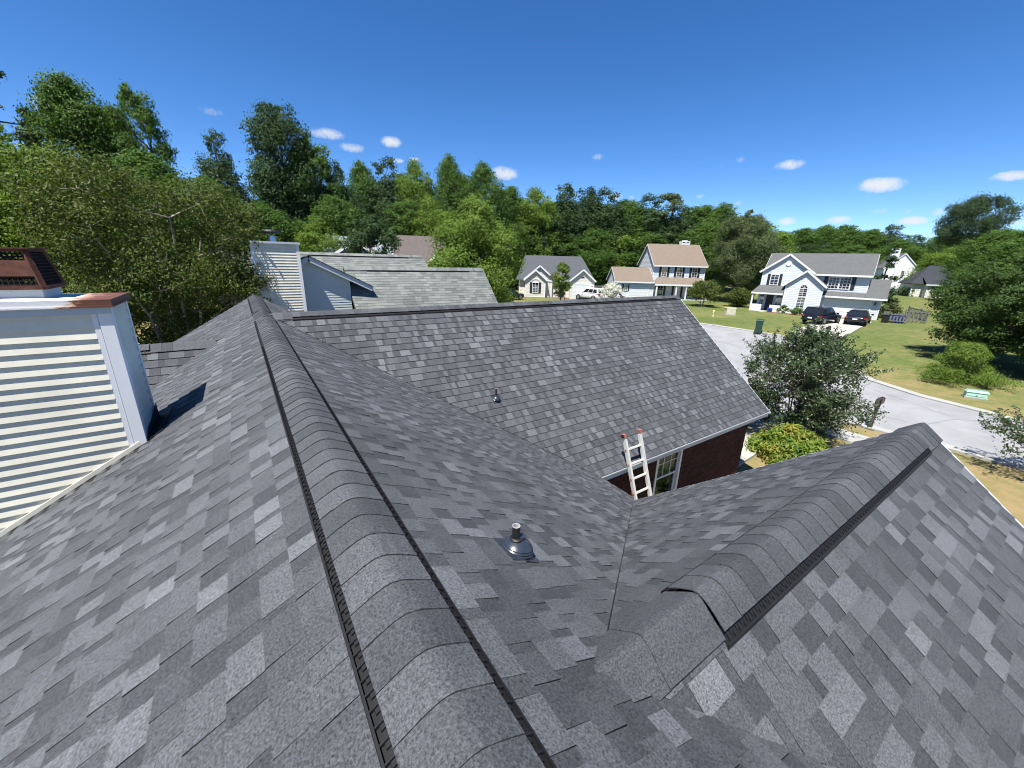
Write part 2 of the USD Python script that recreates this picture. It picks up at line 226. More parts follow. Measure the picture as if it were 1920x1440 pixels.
class MB:
    """collects shapes into one mesh"""
    def __init__(s): s.v, s.f, s.t, s.n, s.toned = [], [], [], 0, False
    def add(s, v, f, tone=None):
        v = np.asarray(v, float).reshape(-1, 3); f = np.asarray(f, int).reshape(-1, 3)
        s.v.append(v); s.f.append(f + s.n); s.n += len(v)
        if tone is not None: s.toned = True
        s.t.append(np.broadcast_to(0.5 if tone is None else tone, (len(v),)).astype(float)); return s
    def tm(s, m, tone=None): return s.add(m.vertices, m.faces, tone)
    def hexa(s, p, tone=None):  # 8 corners: bottom loop 0-3, top loop 4-7
        return s.add(p, [[0, 2, 1], [0, 3, 2], [4, 5, 6], [4, 6, 7], [0, 1, 5], [0, 5, 4], [1, 2, 6], [1, 6, 5], [2, 3, 7], [2, 7, 6], [3, 0, 4], [3, 4, 7]], tone)
    def box(s, x0, x1, y0, y1, z0, z1, tone=None):
        return s.hexa([(x0, y0, z0), (x1, y0, z0), (x1, y1, z0), (x0, y1, z0), (x0, y0, z1), (x1, y0, z1), (x1, y1, z1), (x0, y1, z1)], tone)
    def fbox(s, F, a0, a1, z0, z1, o0, o1, tone=None):
        c = [(a0, z0, o0), (a1, z0, o0), (a1, z0, o1), (a0, z0, o1), (a0, z1, o0), (a1, z1, o0), (a1, z1, o1), (a0, z1, o1)]
        p = [F(*q) for q in c]
        if np.linalg.det(np.array([p[1] - p[0], p[3] - p[0], p[4] - p[0]])) < 0: p = [p[i] for i in (3, 2, 1, 0, 7, 6, 5, 4)]
        return s.hexa(p, tone)
    def beam(s, a, b, w, h, up=(0, 0, 1), tone=None):
        a, b, up = np.array(a, float), np.array(b, float), np.array(up, float)
        d = (b - a) / np.linalg.norm(b - a); r = np.cross(d, up); r /= np.linalg.norm(r); u = np.cross(r, d)
        q = [(-1, -1), (1, -1), (1, 1), (-1, 1)]
        lo = [a + r * i * w / 2 + u * j * h / 2 for i, j in q]; hi = [b + r * i * w / 2 + u * j * h / 2 for i, j in q]
        return s.hexa(lo + hi if np.dot(np.cross(lo[1] - lo[0], lo[3] - lo[0]), d) > 0 else [lo[i] for i in (3, 2, 1, 0)] + [hi[i] for i in (3, 2, 1, 0)], tone)
    def tube(s, pts, rad, n=6, tone=None):
        pts = np.asarray(pts, float); rad = np.broadcast_to(rad, (len(pts),))
        V = []
        for i, p in enumerate(pts):
            d = pts[min(i + 1, len(pts) - 1)] - pts[max(i - 1, 0)]; d = d / (np.linalg.norm(d) + 1e-9)
            r = np.cross(d, (0, 0, 1) if abs(d[2]) < .9 else (1, 0, 0)); r /= np.linalg.norm(r); u = np.cross(d, r)
            a = np.arange(n) * 2 * PI / n
            V.append(p + rad[i] * (np.cos(a)[:, None] * r + np.sin(a)[:, None] * u))
        V = np.vstack(V); F = []
        for i in range(len(pts) - 1):
            for k in range(n):
                a, b, c, d2 = i * n + k, i * n + (k + 1) % n, (i + 1) * n + (k + 1) % n, (i + 1) * n + k
                F += [(a, b, c), (a, c, d2)]
        k0 = len(V); V = np.vstack([V, pts[:1], pts[-1:]])
        for k in range(n):
            F.append((k0, (k + 1) % n, k)); F.append((k0 + 1, (len(pts) - 1) * n + k, (len(pts) - 1) * n + (k + 1) % n))
        return s.add(V, F, tone)
    def lathe(s, prof, n=24, at=(0, 0, 0), axis=None):
        m = trimesh.creation.revolve(np.array(prof, float), sections=n)
        if axis is not None: m.apply_transform(trimesh.geometry.align_vectors([0, 0, 1], axis))
        m.apply_translation(at); return s.tm(m)
    def poly(s, pts, tone=None):  # planar convex, one face fan
        pts = np.asarray(pts, float); return s.add(pts, [(0, i, i + 1) for i in range(1, len(pts) - 1)], tone)
    def mesh(s):
        v, f = np.vstack(s.v), np.vstack(s.f)
        return (v, f, np.concatenate(s.t)) if s.toned else (v, f)
def frame(o, u, n):
    o, u, n = np.array(o, float), np.array(u, float), np.array(n, float)
    return lambda a, z, out=0.0: o + u * a + n * out + np.array([0, 0, z])

def project(P):
    q = (np.atleast_2d(P) - CAM) @ CM.T
    return q, np.c_[960 + FPX * q[:, 0] / q[:, 2], 720 + FPX * q[:, 1] / q[:, 2]]
def seen_area(quad):
    q, uv = project(quad)
    if (q[:, 2] < .15).any(): return 0.0
    if uv[:, 0].max() < 0 or uv[:, 0].min() > 1920 or uv[:, 1].max() < 0 or uv[:, 1].min() > 1440: return 0.0
    x, y = uv[:, 0], uv[:, 1]
    return abs(np.dot(x, np.roll(y, -1)) - np.dot(y, np.roll(x, -1))) / 2

# ------------------------------------------------------------------ terrain, road
def hgt(x, y):
    r = np.hypot(np.asarray(x, float) - 2, np.asarray(y, float) - 4)
    t = np.clip((r - 14) / 36, 0, 1); t2 = np.clip((r - 62) / 60, 0, 1)
    return -.15 + .9 * t * t * (3 - 2 * t) + .9 * t2 * t2 * (3 - 2 * t2)
def drape(poly, dz, step=1.2, skirt=0.0):
    """a sheet over the terrain in the shape of poly, dz above it, with a skirt down its edge"""
    poly = poly.segmentize(step)
    x0, y0, x1, y1 = poly.bounds
    gx, gy = np.meshgrid(np.arange(x0, x1, step), np.arange(y0, y1, step))
    pts = np.c_[gx.ravel(), gy.ravel()]
    ins = shapely.contains_xy(poly.buffer(-step * .35), pts[:, 0], pts[:, 1])
    ring = np.vstack([np.array(r.coords)[:-1] for r in [poly.exterior, *poly.interiors]])
    P = np.vstack([ring, pts[ins]])
    from scipy.spatial import Delaunay
    tri = Delaunay(P).simplices
    c = P[tri].mean(1); tri = tri[shapely.contains_xy(poly, c[:, 0], c[:, 1])]
    a, b, d = P[tri[:, 0]], P[tri[:, 1]], P[tri[:, 2]]
    flip = ((b - a)[:, 0] * (d - a)[:, 1] - (b - a)[:, 1] * (d - a)[:, 0]) < 0
    tri[flip] = tri[flip][:, ::-1]
    V = np.c_[P, hgt(P[:, 0], P[:, 1]) + dz]
    mb = MB().add(V, tri)
    if skirt:
        for r in [poly.exterior, *poly.interiors]:
            q = np.array(r.coords); top = np.c_[q, hgt(q[:, 0], q[:, 1]) + dz]; bot = top - [0, 0, skirt]
            n = len(q); mb.add(np.vstack([top, bot]), [t for i in range(n - 1) for t in ((i, n + i, i + 1), (i + 1, n + i, n + i + 1))])
    return mb
xs = np.concatenate([np.linspace(-900, -70, 14), np.arange(-64, 150, 1.6), np.linspace(156, 900, 16)]); ys = np.concatenate([np.linspace(-900, -40, 14), np.arange(-36, 150, 1.6), np.linspace(156, 900, 16)])
GX, GY = np.meshgrid(xs, ys); nx, ny = len(xs), len(ys)
gz = hgt(GX, GY); idx = np.arange(nx * ny).reshape(ny, nx)
q = np.stack([idx[:-1, :-1], idx[:-1, 1:], idx[1:, 1:], idx[1:, :-1]], -1).reshape(-1, 4)
obj('lawn_ground', MB().add(np.c_[GX.ravel(), GY.ravel(), gz.ravel()], np.vstack([q[:, [0, 1, 2]], q[:, [0, 2, 3]]])), 'grass_ground', None, True, 'structure')
road_pts = [(26.2, -80), (26.3, .6), (26.75, 1.7), (27.2, 3.8), (28.4, 6), (30.7, 8), (33.5, 9.4), (36.0, 10.9), (37.2, 13.5), (37.2, 17), (37.0, 20.3), (36.4, 23.3), (34.5, 26.5), (31, 29), (26, 30), (20, 29), (16, 26), (14.3, 21), (14.3, 15), (15.8, 10), (18.2, 6.6), (19.8, 4.6), (20, 2), (20, -80)]
outer = Polygon(road_pts).buffer(-.8).buffer(1.6, quad_segs=8).buffer(-.8, quad_segs=8)
inner = outer.buffer(-.42, quad_segs=8)
obj('road', drape(inner, .012, 1.1), 'road', None, True, 'structure')
obj('kerb', drape(outer.difference(inner), .075, .7, .14), 'kerb', None, False, 'structure')
d5 = Polygon([(36.95, 14.0), (42, 15.0), (45.1, 15.5), (49.5, 16.6), (53.6, 17.5), (53.6, 12.9), (49.3, 12.4), (42.4, 11.5), (38.3, 11.2), (36.8, 10.4)]).difference(inner).buffer(.0)
own = Polygon([(11.2, 5.1), (16.6, 5.5), (18.3, 6.6), (16.2, 10.4), (14.6, 13), (11.2, 11.2)]).difference(inner)
walk = Polygon([(17.7, 1.6), (18.8, 1.6), (18.8, 5.0), (18.3, 6.0), (17.7, 5.6)]).difference(own.buffer(.01))
obj('driveway', drape(d5, .085, 1.0, .12), 'drive', None, True, 'structure'); obj('driveway', drape(own, .085, .9, .12), 'drive', None, True, 'structure')
obj('footpath', drape(walk, .05, .6, .1), 'kerb', None, True, 'structure')

# ------------------------------------------------------------------ roofs of single shingles, lapped boards
HR = 5.05
def shingle_pieces(O, a, d, poly, expo, widths, seed, wild=True, th=(.0095, .0122), bev=.002, wk=1.0):
    """slabs of one slope; poly in (along the ridge, down the slope). Returns [(verts, faces, tone, quad), ...]"""
    r = np.random.default_rng(seed)
    O, a, d = np.array(O, float), np.array(a, float), np.array(d, float); d = d / np.linalg.norm(d)
    n = np.cross(a, d); n = n if n[2] > 0 else -n
    u0, v0, u1, v1 = poly.bounds
    rects, tones, hs = [], [], []
    k = 0; v = v1
    while v > v0:
        u = u0 - r.uniform(0, .3); j = 0
        while u < u1:
            tab = j % 2 == 0; j += 1
            w = float(r.choice(([.08, .1, .125, .15, .19] if tab else [.04, .06, .085, .115]) if wild else widths)) * r.uniform(.85, 1.15) * (wk if wild else 1)
            x = r.random()
            if wild:
                tone = (r.uniform(.8, .96) if x < .2 else r.uniform(.58, .78) if x < .66 else r.uniform(.38, .54)) if tab else (r.uniform(.13, .34) if x < .7 else r.uniform(.36, .6))
            else:
                tone = r.uniform(.25, .95)
            rects.append((u, max(v - expo, v0), u + w - (.0006 if r.random() < .7 else .0025), v)); tones.append(tone); hs.append((th[1] if tab else th[0]) + r.uniform(-.001, .0015)); u += w
        k += 1; v -= expo
    R = np.array(rects); B = shapely.box(R[:, 0], R[:, 1], R[:, 2], R[:, 3]); shapely.prepare(poly)
    inside = shapely.contains(poly, B); cross = ~inside & shapely.intersects(poly, B)
    out = []
    flip = np.dot(np.cross(a, d), n) < 0
    for i in np.nonzero(inside | cross)[0]:
        ua, va, ub, vb = R[i]
        if inside[i]: loops = [[(ua, va), (ub, va), (ub, vb), (ua, vb)]]
        else:
            g = poly.intersection(B[i]); loops = [list(p.exterior.coords)[:-1] for p in getattr(g, 'geoms', [g]) if p.geom_type == 'Polygon' and p.area > 2e-5]
        for L in loops:
            L = np.array(L); area = np.dot(L[:, 0], np.roll(L[:, 1], -1)) - np.dot(L[:, 1], np.roll(L[:, 0], -1))
            if area < 0: L = L[::-1]
            if flip: L = L[::-1]
            m = len(L); hh = .0012 + (hs[i] - .0012) * np.clip((L[:, 1] - (vb - expo)) / expo, 0, 1)
            Lt = np.c_[np.clip(L[:, 0], ua + .0002, ub - .0002), np.minimum(L[:, 1], vb - bev)]
            top = O + Lt[:, :1] * a + Lt[:, 1:] * d + hh[:, None] * n; bot = O + L[:, :1] * a + L[:, 1:] * d - .002 * n
            V = np.vstack([top, top, bot]); F = [(0, j, j + 1) for j in range(1, m - 1)]
            for j in range(m):
                j2 = (j + 1) % m; F += [(m + j, 2 * m + j, 2 * m + j2), (m + j, 2 * m + j2, m + j2)]
            out.append((V, np.array(F), np.r_[np.full(m, tones[i]), np.full(2 * m, .05)], top))
    return out
def deck_mesh(O, a, d, poly, off=-.006, thick=.08):
    O, a, d = np.array(O, float), np.array(a, float), np.array(d, float); d = d / np.linalg.norm(d)
    n = np.cross(a, d); n = n if n[2] > 0 else -n
    v2, tri = trimesh.creation.triangulate_polygon(poly, engine='earcut') if False else earcut(poly)
    top = O + v2[:, :1] * a + v2[:, 1:] * d + off * n; bot = top - thick * n
    k = len(v2); ring = np.arange(k)
    F = list(tri) + [(t[2] + k, t[1] + k, t[0] + k) for t in tri]
    for i in range(k): F += [(i, i + k, (i + 1) % k), ((i + 1) % k, i + k, (i + 1) % k + k)]
    return (np.vstack([top, bot]), np.array(F), np.full(2 * k, .05))
def earcut(poly):
    """ear clipping of a simple polygon without holes"""
    poly = poly.simplify(1e-7); P = np.array(poly.exterior.coords)[:-1]
    if poly.exterior.is_ccw is False: P = P[::-1]
    idx = list(range(len(P))); tri = []
    guard = 0
    while len(idx) > 3 and guard < 5000:
        guard += 1; n0 = len(idx)
        for k in range(len(idx)):
            i, j, l = idx[k - 1], idx[k], idx[(k + 1) % len(idx)]
            a, b, c = P[i], P[j], P[l]
            cr = (b[0] - a[0]) * (c[1] - a[1]) - (b[1] - a[1]) * (c[0] - a[0])
            if cr <= 1e-12: continue
            tp = Polygon([a, b, c])
            if any(tp.contains(shapely.Point(P[q])) for q in idx if q not in (i, j, l)): continue
            tri.append((i, j, l)); idx.pop(k); break
        if len(idx) == n0: break
    tri += [(idx[0], idx[i], idx[i + 1]) for i in range(1, len(idx) - 1)]; return P, tri
def join(pieces):
    mb = MB()
    for p in pieces: mb.add(p[0], p[1], p[2])
    return mb
def lap_boards(F, poly, expo, z0, thick=.014, thin=.003, tone=None):
    """overlapping boards on a wall; poly in (along, height). Returns one (verts, faces) per board"""
    a0, zlo, a1, zhi = poly.bounds; res = []
    z = z0
    while z < zhi:
        if z + expo > zlo:
            g = poly.intersection(sbox(a0 - 1, z, a1 + 1, z + expo))
            mb = MB()
            for p in getattr(g, 'geoms', [g]):
                if p.geom_type != 'Polygon' or p.area < 1e-5: continue
                P, tri = earcut(p); o = thick + (thin - thick) * (P[:, 1] - z) / expo
                top = np.array([F(x, zz, oo) for (x, zz), oo in zip(P, o)]); bot = np.array([F(x, zz, -.004) for x, zz in P]); m = len(P)
                nn = np.cross(F(1, 0) - F(0, 0), F(0, 1) - F(0, 0)); outw = F(0, 0, 1) - F(0, 0)
                tr = tri if np.dot(nn, outw) > 0 else [t[::-1] for t in tri]
                ff = list(tr)
                for i in range(m):
                    j = (i + 1) % m; q4 = [(2 * m - m + i, 2 * m + i, m + j), (m + j, 2 * m + i, 2 * m + j)]
                    ff += q4 if np.dot(nn, outw) > 0 else [t[::-1] for t in q4]
                mb.add(np.vstack([top, top, bot]), ff)
            if mb.v: res.append(mb.mesh())
        z += expo
    return res
def merged(ms):
    mb = MB()
    for m in ms: mb.add(*m)
    return mb

# ------------------------------------------------------------------ the house in the foreground
mA, mB_, mC_ = .6, .853, .851
yB, zB, yC, zC = 7.842, HR - .023, .603, HR - .324
XE, XB, XC, YN = 4.846, 11.568, 4.493, 11.5
sA, sB, sC = math.hypot(1, mA), math.hypot(1, mB_), math.hypot(1, mC_)
hs = thing('house', 'brick house with a new charcoal shingle roof filling the foreground', 'house')
W = [.06, .08, .1, .13, .16, .2]
def P_A(pts): return Polygon([(y, abs(x) * sA) for x, y in pts])
slopes = [
    ((0, 0, HR), (0, 1, 0), (1, 0, -mA), P_A([(0, -4), (0, 7.842), (.038, 7.842), (XE, 4.46), (XE, 3.64), (.54, .603), (XE, -2.43), (XE, -4)]), 11),
    ((0, 0, HR), (0, 1, 0), (1, 0, -mA), P_A([(0, 7.842), (0, YN), (XE, YN), (XE, 11.22), (.038, 7.842)]), 12),
    ((0, 0, HR), (0, 1, 0), (-1, 0, -mA), P_A([(0, -4), (0, YN), (XE, YN), (XE, 10.74), (.663, 7.8), (XE, 4.86), (XE, -4)]), 13),
    ((0, 7.8, HR - .398), (-1, 0, 0), (0, -1, -mB_), Polygon([(.663, 0), (6.6, 0), (6.6, 2.94 * sB), (XE, 2.94 * sB)]), 14),
    ((0, yB, zB), (1, 0, 0), (0, -1, -mB_), Polygon([(.038, 0), (XB, 0), (XB, 3.397 * sB), (4.86, 3.397 * sB)]), 15),
    ((0, yC, zC), (1, 0, 0), (0, 1, -mC_), Polygon([(.54, 0), (XC, 0), (XC, 2.787 * sC)]), 16),
    ((0, yC, zC), (1, 0, 0), (0, -1, -mC_), Polygon([(.54, 0), (XC, 0), (XC, 3.03 * sC), (XE, 3.03 * sC)]).buffer(0), 17)]
allp = []
decks = []
for O, a, d, poly, seed in slopes:
    decks.append(obj('roof_slope', deck_mesh(O, a, d, poly), 'shingle', hs))
    for p in shingle_pieces(O, a, d, poly, .1429 if seed in (14, 15) else .112 if seed > 15 else .122, W, seed, wk=1.3 if seed > 15 else 1.12 if seed > 13 else 1.0): allp.append((seen_area(p[3]), len(decks) - 1, p))
back = deck_mesh((0, yB, zB), (1, 0, 0), (0, 1, -mB_), Polygon([(.038, 0), (XB, 0), (XB, 3.4 * sB), (4.86, 3.4 * sB)])); back[2][:] = .4
obj('roof_slope', back, 'shingle', hs)
back = deck_mesh((0, 7.8, HR - .398), (-1, 0, 0), (0, 1, -mB_), Polygon([(.663, 0), (6.6, 0), (6.6, 2.94 * sB), (XE, 2.94 * sB)])); back[2][:] = .4
obj('roof_slope', back, 'shingle', hs)
allp.sort(key=lambda t: -t[0])
for _, k, p in allp[:300]: obj('shingle', (p[0], p[1], p[2]), 'shingle', decks[k])
obj('shingle_courses', join([p for _, _, p in allp[300:]]), 'shingle', hs, kind='stuff')

def ridge_caps(parent_name, o, a, side, m, segs, half=.125, seed=1):
    """segs: (start, end, vented). o: ridge point, a: along, side: horizontal unit to the right"""
    r = np.random.default_rng(seed); o, a, side = (np.array(q, float) for q in (o, a, side)); up = np.array([0, 0, 1.0])
    rp = part(hs, parent_name)
    t = np.linspace(-1, 1, 13)
    for s0, s1, vented, *wide in segs:
        hx, cl = (wide if wide else (half if vented else half * 1.15, .129)); x = t * hx; c = .016 if wide else .042 if vented else .012
        base = -m * (np.sqrt(x * x + c * c) - c) + (.0165 if wide else (.017 if m > .84 else .0095) if vented else .0145) + r.uniform(-.001, .001)
        ncap = max(1, int(round((s1 - s0) / cl))); e = (s1 - s0) / ncap
        for k in range(ncap):
            sa, sb = s0 + k * e, s0 + (k + 1) * e + (.012 if k < ncap - 1 else 0)
            wob = r.uniform(-.0015, .0015, len(t)); j = r.uniform(-.002, .002)
            near = o + a * (sa + .0) + x[:, None] * (1 + j) * side + (base + .0065 + wob)[:, None] * up
            far = o + a * sb + x[:, None] * (1 + j) * side + (base + .001)[:, None] * up
            nb, fb = near - .006 * up, far - .004 * up; q = len(t)
            V = np.vstack([near, far, nb, fb, near, nb]); F = []
            for i in range(q - 1):
                F += [(i, i + 1, q + i + 1), (i, q + i + 1, q + i), (2 * q + i, 3 * q + i + 1, 2 * q + i + 1), (2 * q + i, 3 * q + i, 3 * q + i + 1), (4 * q + i, 5 * q + i + 1, 4 * q + i + 1), (4 * q + i, 5 * q + i, 5 * q + i + 1)]
            F += [(0, q, 3 * q), (0, 3 * q, 2 * q), (q - 1, 4 * q - 1, 2 * q - 1), (q - 1, 3 * q - 1, 4 * q - 1)]
            if np.dot(np.cross(side, a), up) < 0: F = [f[::-1] for f in F]
            tone = np.r_[np.full(4 * q, float(r.choice([.34, .42] if wide else [.26, .36, .44, .52, .6, .7]))), np.full(2 * q, .3)]
            obj('cap_shingle', (V, np.array(F), tone), 'shingle', rp)
        if vented:
            for sd in (-1, 1):
                mb = MB(); z0 = -m * half
                def q(s, xx, zz): return o + a * s + side * (sd * xx) + up * zz
                def bar(sx, ex, x0, x1, z0_, z1_):
                    c8 = [q(sx, x0, z0_ - m * (x0 - half)), q(ex, x0, z0_ - m * (x0 - half)), q(ex, x1, z0_ - m * (x1 - half)), q(sx, x1, z0_ - m * (x1 - half)),
                          q(sx, x0, z1_ - m * (x0 - half)), q(ex, x0, z1_ - m * (x0 - half)), q(ex, x1, z1_ - m * (x1 - half)), q(sx, x1, z1_ - m * (x1 - half))]
                    if np.linalg.det(np.array([c8[1] - c8[0], c8[3] - c8[0], c8[4] - c8[0]])) < 0: c8 = [c8[i] for i in (3, 2, 1, 0, 7, 6, 5, 4)]
                    mb.hexa(c8)
                bar(s0, s1, half - .03, half - .02, z0, z0 + .026)           # inner wall
                bar(s0, s1, half - .02, half + .022, z0 + .0155, z0 + .0185)  # floor
                bar(s0, s1, half + .022, half + .027, z0 + .002, z0 + .031) # outer baffle
                bar(s0, s1, half - .02, half - .006, z0 + .02, z0 + .025)  # lip rail
                s = s0 + .02
                while s < min(s1, 5.2) - .02:
                    bar(s, s + .005, half - .02, half + .022, z0 + .0185, z0 + .029); s += .026
                    bar(s, s + .012, half - .004, half + .010, z0 + .0185, z0 + .026); s += .014
                obj('vent_louver', mb, 'black_plastic', rp)
                en = MB(); 
    return rp
ridge_caps('ridge_vent', (0, 0, HR), (0, 1, 0), (1, 0, 0), mA, [(-1.6, 7.29, True), (7.29, 8.2, False), (8.2, 11.19, True), (11.19, 11.53, False)], seed=3)
ridge_caps('ridge_vent', (0, yB, zB), (1, 0, 0), (0, -1, 0), mB_, [(.14, .42, False), (.42, 11.35, True), (11.35, 11.6, False)], .115, seed=4)
ridge_caps('ridge_vent', (0, yC, zC), (1, 0, 0), (0, -1, 0), mC_, [(.4, 1.088, False, .135, .35), (1.09, 4.13, True), (4.13, 4.53, False)], .125, seed=5)
ridge_caps('ridge_cap', (0, 7.8, HR - .398), (-1, 0, 0), (0, 1, 0), mB_, [(.7, 1.5, False), (1.5, 5.4, True), (5.4, 6.6, False)], .115, seed=6)

# pipe boots
def vent_pipe(base, n, s=1.0, h=.125):
    vp = part(hs, 'vent_pipe'); base = np.array(base, float); n = np.array(n, float); n /= np.linalg.norm(n)
    tilt = n * .55 + np.array([0, 0, .45]); tilt /= np.linalg.norm(tilt)
    e1 = np.cross(n, (0, 0, 1)); e1 /= np.linalg.norm(e1); e2 = np.cross(n, e1)
    fl = MB(); c4 = [base + e1 * i * .088 * s + e2 * j * .09 * s + n * .0115 for i, j in ((-1, -1), (1, -1), (1, 1), (-1, 1))]
    if np.dot(np.cross(c4[1] - c4[0], c4[3] - c4[0]), n) < 0: c4 = c4[::-1]
    fl.hexa([c - n * .004 for c in c4] + c4); obj('flashing', fl, 'boot', vp)
    prof = np.array([(.0, .0), (.08, .0), (.083, .006), (.083, .012), (.078, .015), (.079, .022), (.074, .027), (.074, .033), (.068, .04), (.056, .052), (.04, .06), (.026, .066), (.024, .08), (.0, .08)]) * s
    obj('rubber_boot', MB().lathe(prof, 40, base + n * .01, tilt), 'boot', vp, smooth=25)
    r = .0195 * s
    obj('pipe', MB().lathe([(r * .82, h), (r, h), (r, .02), (0.001, .02)], 24, base), 'pvc', vp, smooth=30)
    obj('pipe_rim', MB().lathe([(r * .8, h - .03), (r * .8, h + .001), (r * .98, h + .001), (r * .98, h - .001)], 24, base), 'pipe_inside', vp, smooth=30)
    obj('clamp_ring', MB().lathe([(r * 1.0, .07 * s), (r * 1.55, .066 * s), (r * 1.6, .078 * s), (r * 1.15, .084 * s), (r, .084 * s)], 20, base + n * .004), 'black_plastic', vp, smooth=30)
vent_pipe((.672, 1.28, HR - .6 * .672), (mA, 0, 1), 1.0, .15)
vent_pipe((3.496, 6.005, zB - mB_ * (yB - 6.005)), (0, -mB_, 1), .95, .21)

# chimney
ch = part(hs, 'chimney')
cx, cy = -1.165, 4.47
Ff = frame((cx, cy, 0), (-1, 0, 0), (0, -1, 0)); Fs = frame((cx, cy, 0), (0, 1, 0), (1, 0, 0))
zr = lambda a: HR + .6 * (cx - a) + .03
ZT = 5.57
for bm in lap_boards(Ff, Polygon([(.1, zr(.1)), (2.0, zr(2.0)), (2.0, ZT), (.1, ZT)]), .086, ZT - 2.408, .019, .003): obj('siding_board', bm, 'white_siding', ch)
for bm in lap_boards(Fs, Polygon([(.03, zr(0)), (.6, zr(0)), (.6, ZT), (.03, ZT)]), .086, ZT - 2.408, .019, .003): obj('siding_board', bm, 'white_siding', ch)
obj('core', MB().box(cx - 2.0, cx - .006, cy + .006, cy + .62, 3.2, ZT), 'white_siding', ch)
mb = MB(); mb.fbox(Ff, -.02, .062, zr(0) - .05, ZT, -.01, .022); mb.fbox(Ff, .066, .1, zr(.1) - .05, ZT, -.01, .017); obj('corner_trim', mb, 'white_trim', ch)
obj('corner_trim', MB().fbox(Fs, -.0195, .05, zr(0) - .05, ZT, .0, .0225), 'white_trim', ch)
obj('corner_trim', MB().fbox(Fs, .575, .628, zr(0) - .05, ZT, -.01, .02), 'white_trim', ch)
mb = MB(); mb.beam(Ff(.02, zr(.02) + .004, .02), Ff(2.0, zr(2.0) + .004, .02), .02, .035, (0, 0, 1)); obj('bottom_trim', mb, 'white_siding', ch)
mb = MB(); mb.beam(Ff(-.05, zr(-.05) - .026, .05), Ff(2.0, zr(2.0) - .026, .05), .11, .006, (.6, 0, 1)); obj('flashing', mb, 'black_plastic', ch)
obj('step_flashing', MB().hexa([Fs(-.025, zr(0) - .08, .0245), Fs(.66, zr(0) - .08, .0245), Fs(.66, zr(0) - .08, .03), Fs(-.025, zr(0) - .08, .03), Fs(-.025, zr(0) + .02, .0245), Fs(.66, zr(0) + .14, .0245), Fs(.66, zr(0) + .14, .03), Fs(-.025, zr(0) + .02, .03)]), 'black_plastic', ch)
mb2 = MB(); nA = np.array([-.6, 0, 1]) / 1.166
pp = [np.array([cx + .03, cy - .03, HR + .6 * (cx + .03)]), np.array([cx + .15, cy + .0, HR + .6 * (cx + .15)]), np.array([cx + .15, cy + .66, HR + .6 * (cx + .15)]), np.array([cx + .03, cy + .66, HR + .6 * (cx + .03)])]
mb2.hexa([p + nA * .013 for p in pp] + [p + nA * .0165 for p in pp]); obj('step_flashing', mb2, 'black_plastic', ch)
mb = MB(); mb.box(cx - 2.0, cx + .026, cy - .03, cy - .022 + .005, ZT - .06, ZT); obj('frieze_board', mb, 'fascia', ch)
mb = MB(); o_ = .042
x0, x1, y0, y1 = cx - 2.0, cx + o_, cy - o_, cy + .62 + o_
zt = ZT + .052
mb.add([(x0, y0, zt), (x1, y0, zt), (x1, y1, zt), (x0, y1, zt), ((x0 + x1) / 2 - .2, (y0 + y1) / 2, zt + .022), (x0, y0, ZT + .002), (x1, y0, ZT + .002), (x1, y1, ZT + .002), (x0, y1, ZT + .002)],
       [(0, 1, 4), (1, 2, 4), (2, 3, 4), (3, 0, 4), (5, 6, 1), (5, 1, 0), (6, 7, 2), (6, 2, 1), (7, 8, 3), (7, 3, 2), (8, 5, 0), (8, 0, 3)])
mb.box(x0, x1 + .008, y0 - .008, y0 - .0005, ZT - .008, ZT + .006); mb.box(x1 + .0005, x1 + .008, y0, y1, ZT - .008, ZT + .006)
obj('chase_cover', mb, 'rust_cover', ch)
# spark arrestor on the cover
ax0, ax1, ay0, ay1 = -2.62, -1.5, 4.575, 5.02
obj('flue_collar', MB().box(ax0 + .02, ax1 - .02, ay0 + .02, ay1 - .02, ZT + .05, ZT + .14), 'fascia', ch)
zb_, zt_, ins = ZT + .14, ZT + .41, .055
bot = [(ax0, ay0, zb_), (ax1, ay0, zb_), (ax1, ay1, zb_), (ax0, ay1, zb_)]; top = [(ax0 + ins, ay0 + ins, zt_), (ax1 - ins, ay0 + ins, zt_), (ax1 - ins, ay1 - ins, zt_), (ax0 + ins, ay1 - ins, zt_)]
bot, top = np.array(bot), np.array(top)
mb = MB()
for i in range(4):
    mb.beam(bot[i], top[i], .035, .02); mb.beam(bot[i], bot[(i + 1) % 4], .025, .03); mb.beam(top[i], top[(i + 1) % 4], .025, .02)
obj('arrestor_frame', mb, 'rust', ch)
obj('arrestor_lid', MB().box(ax0 + ins - .03, ax1 - ins + .03, ay0 + ins - .03, ay1 - ins + .03, zt_ + .008, zt_ + .02), 'rust', ch)
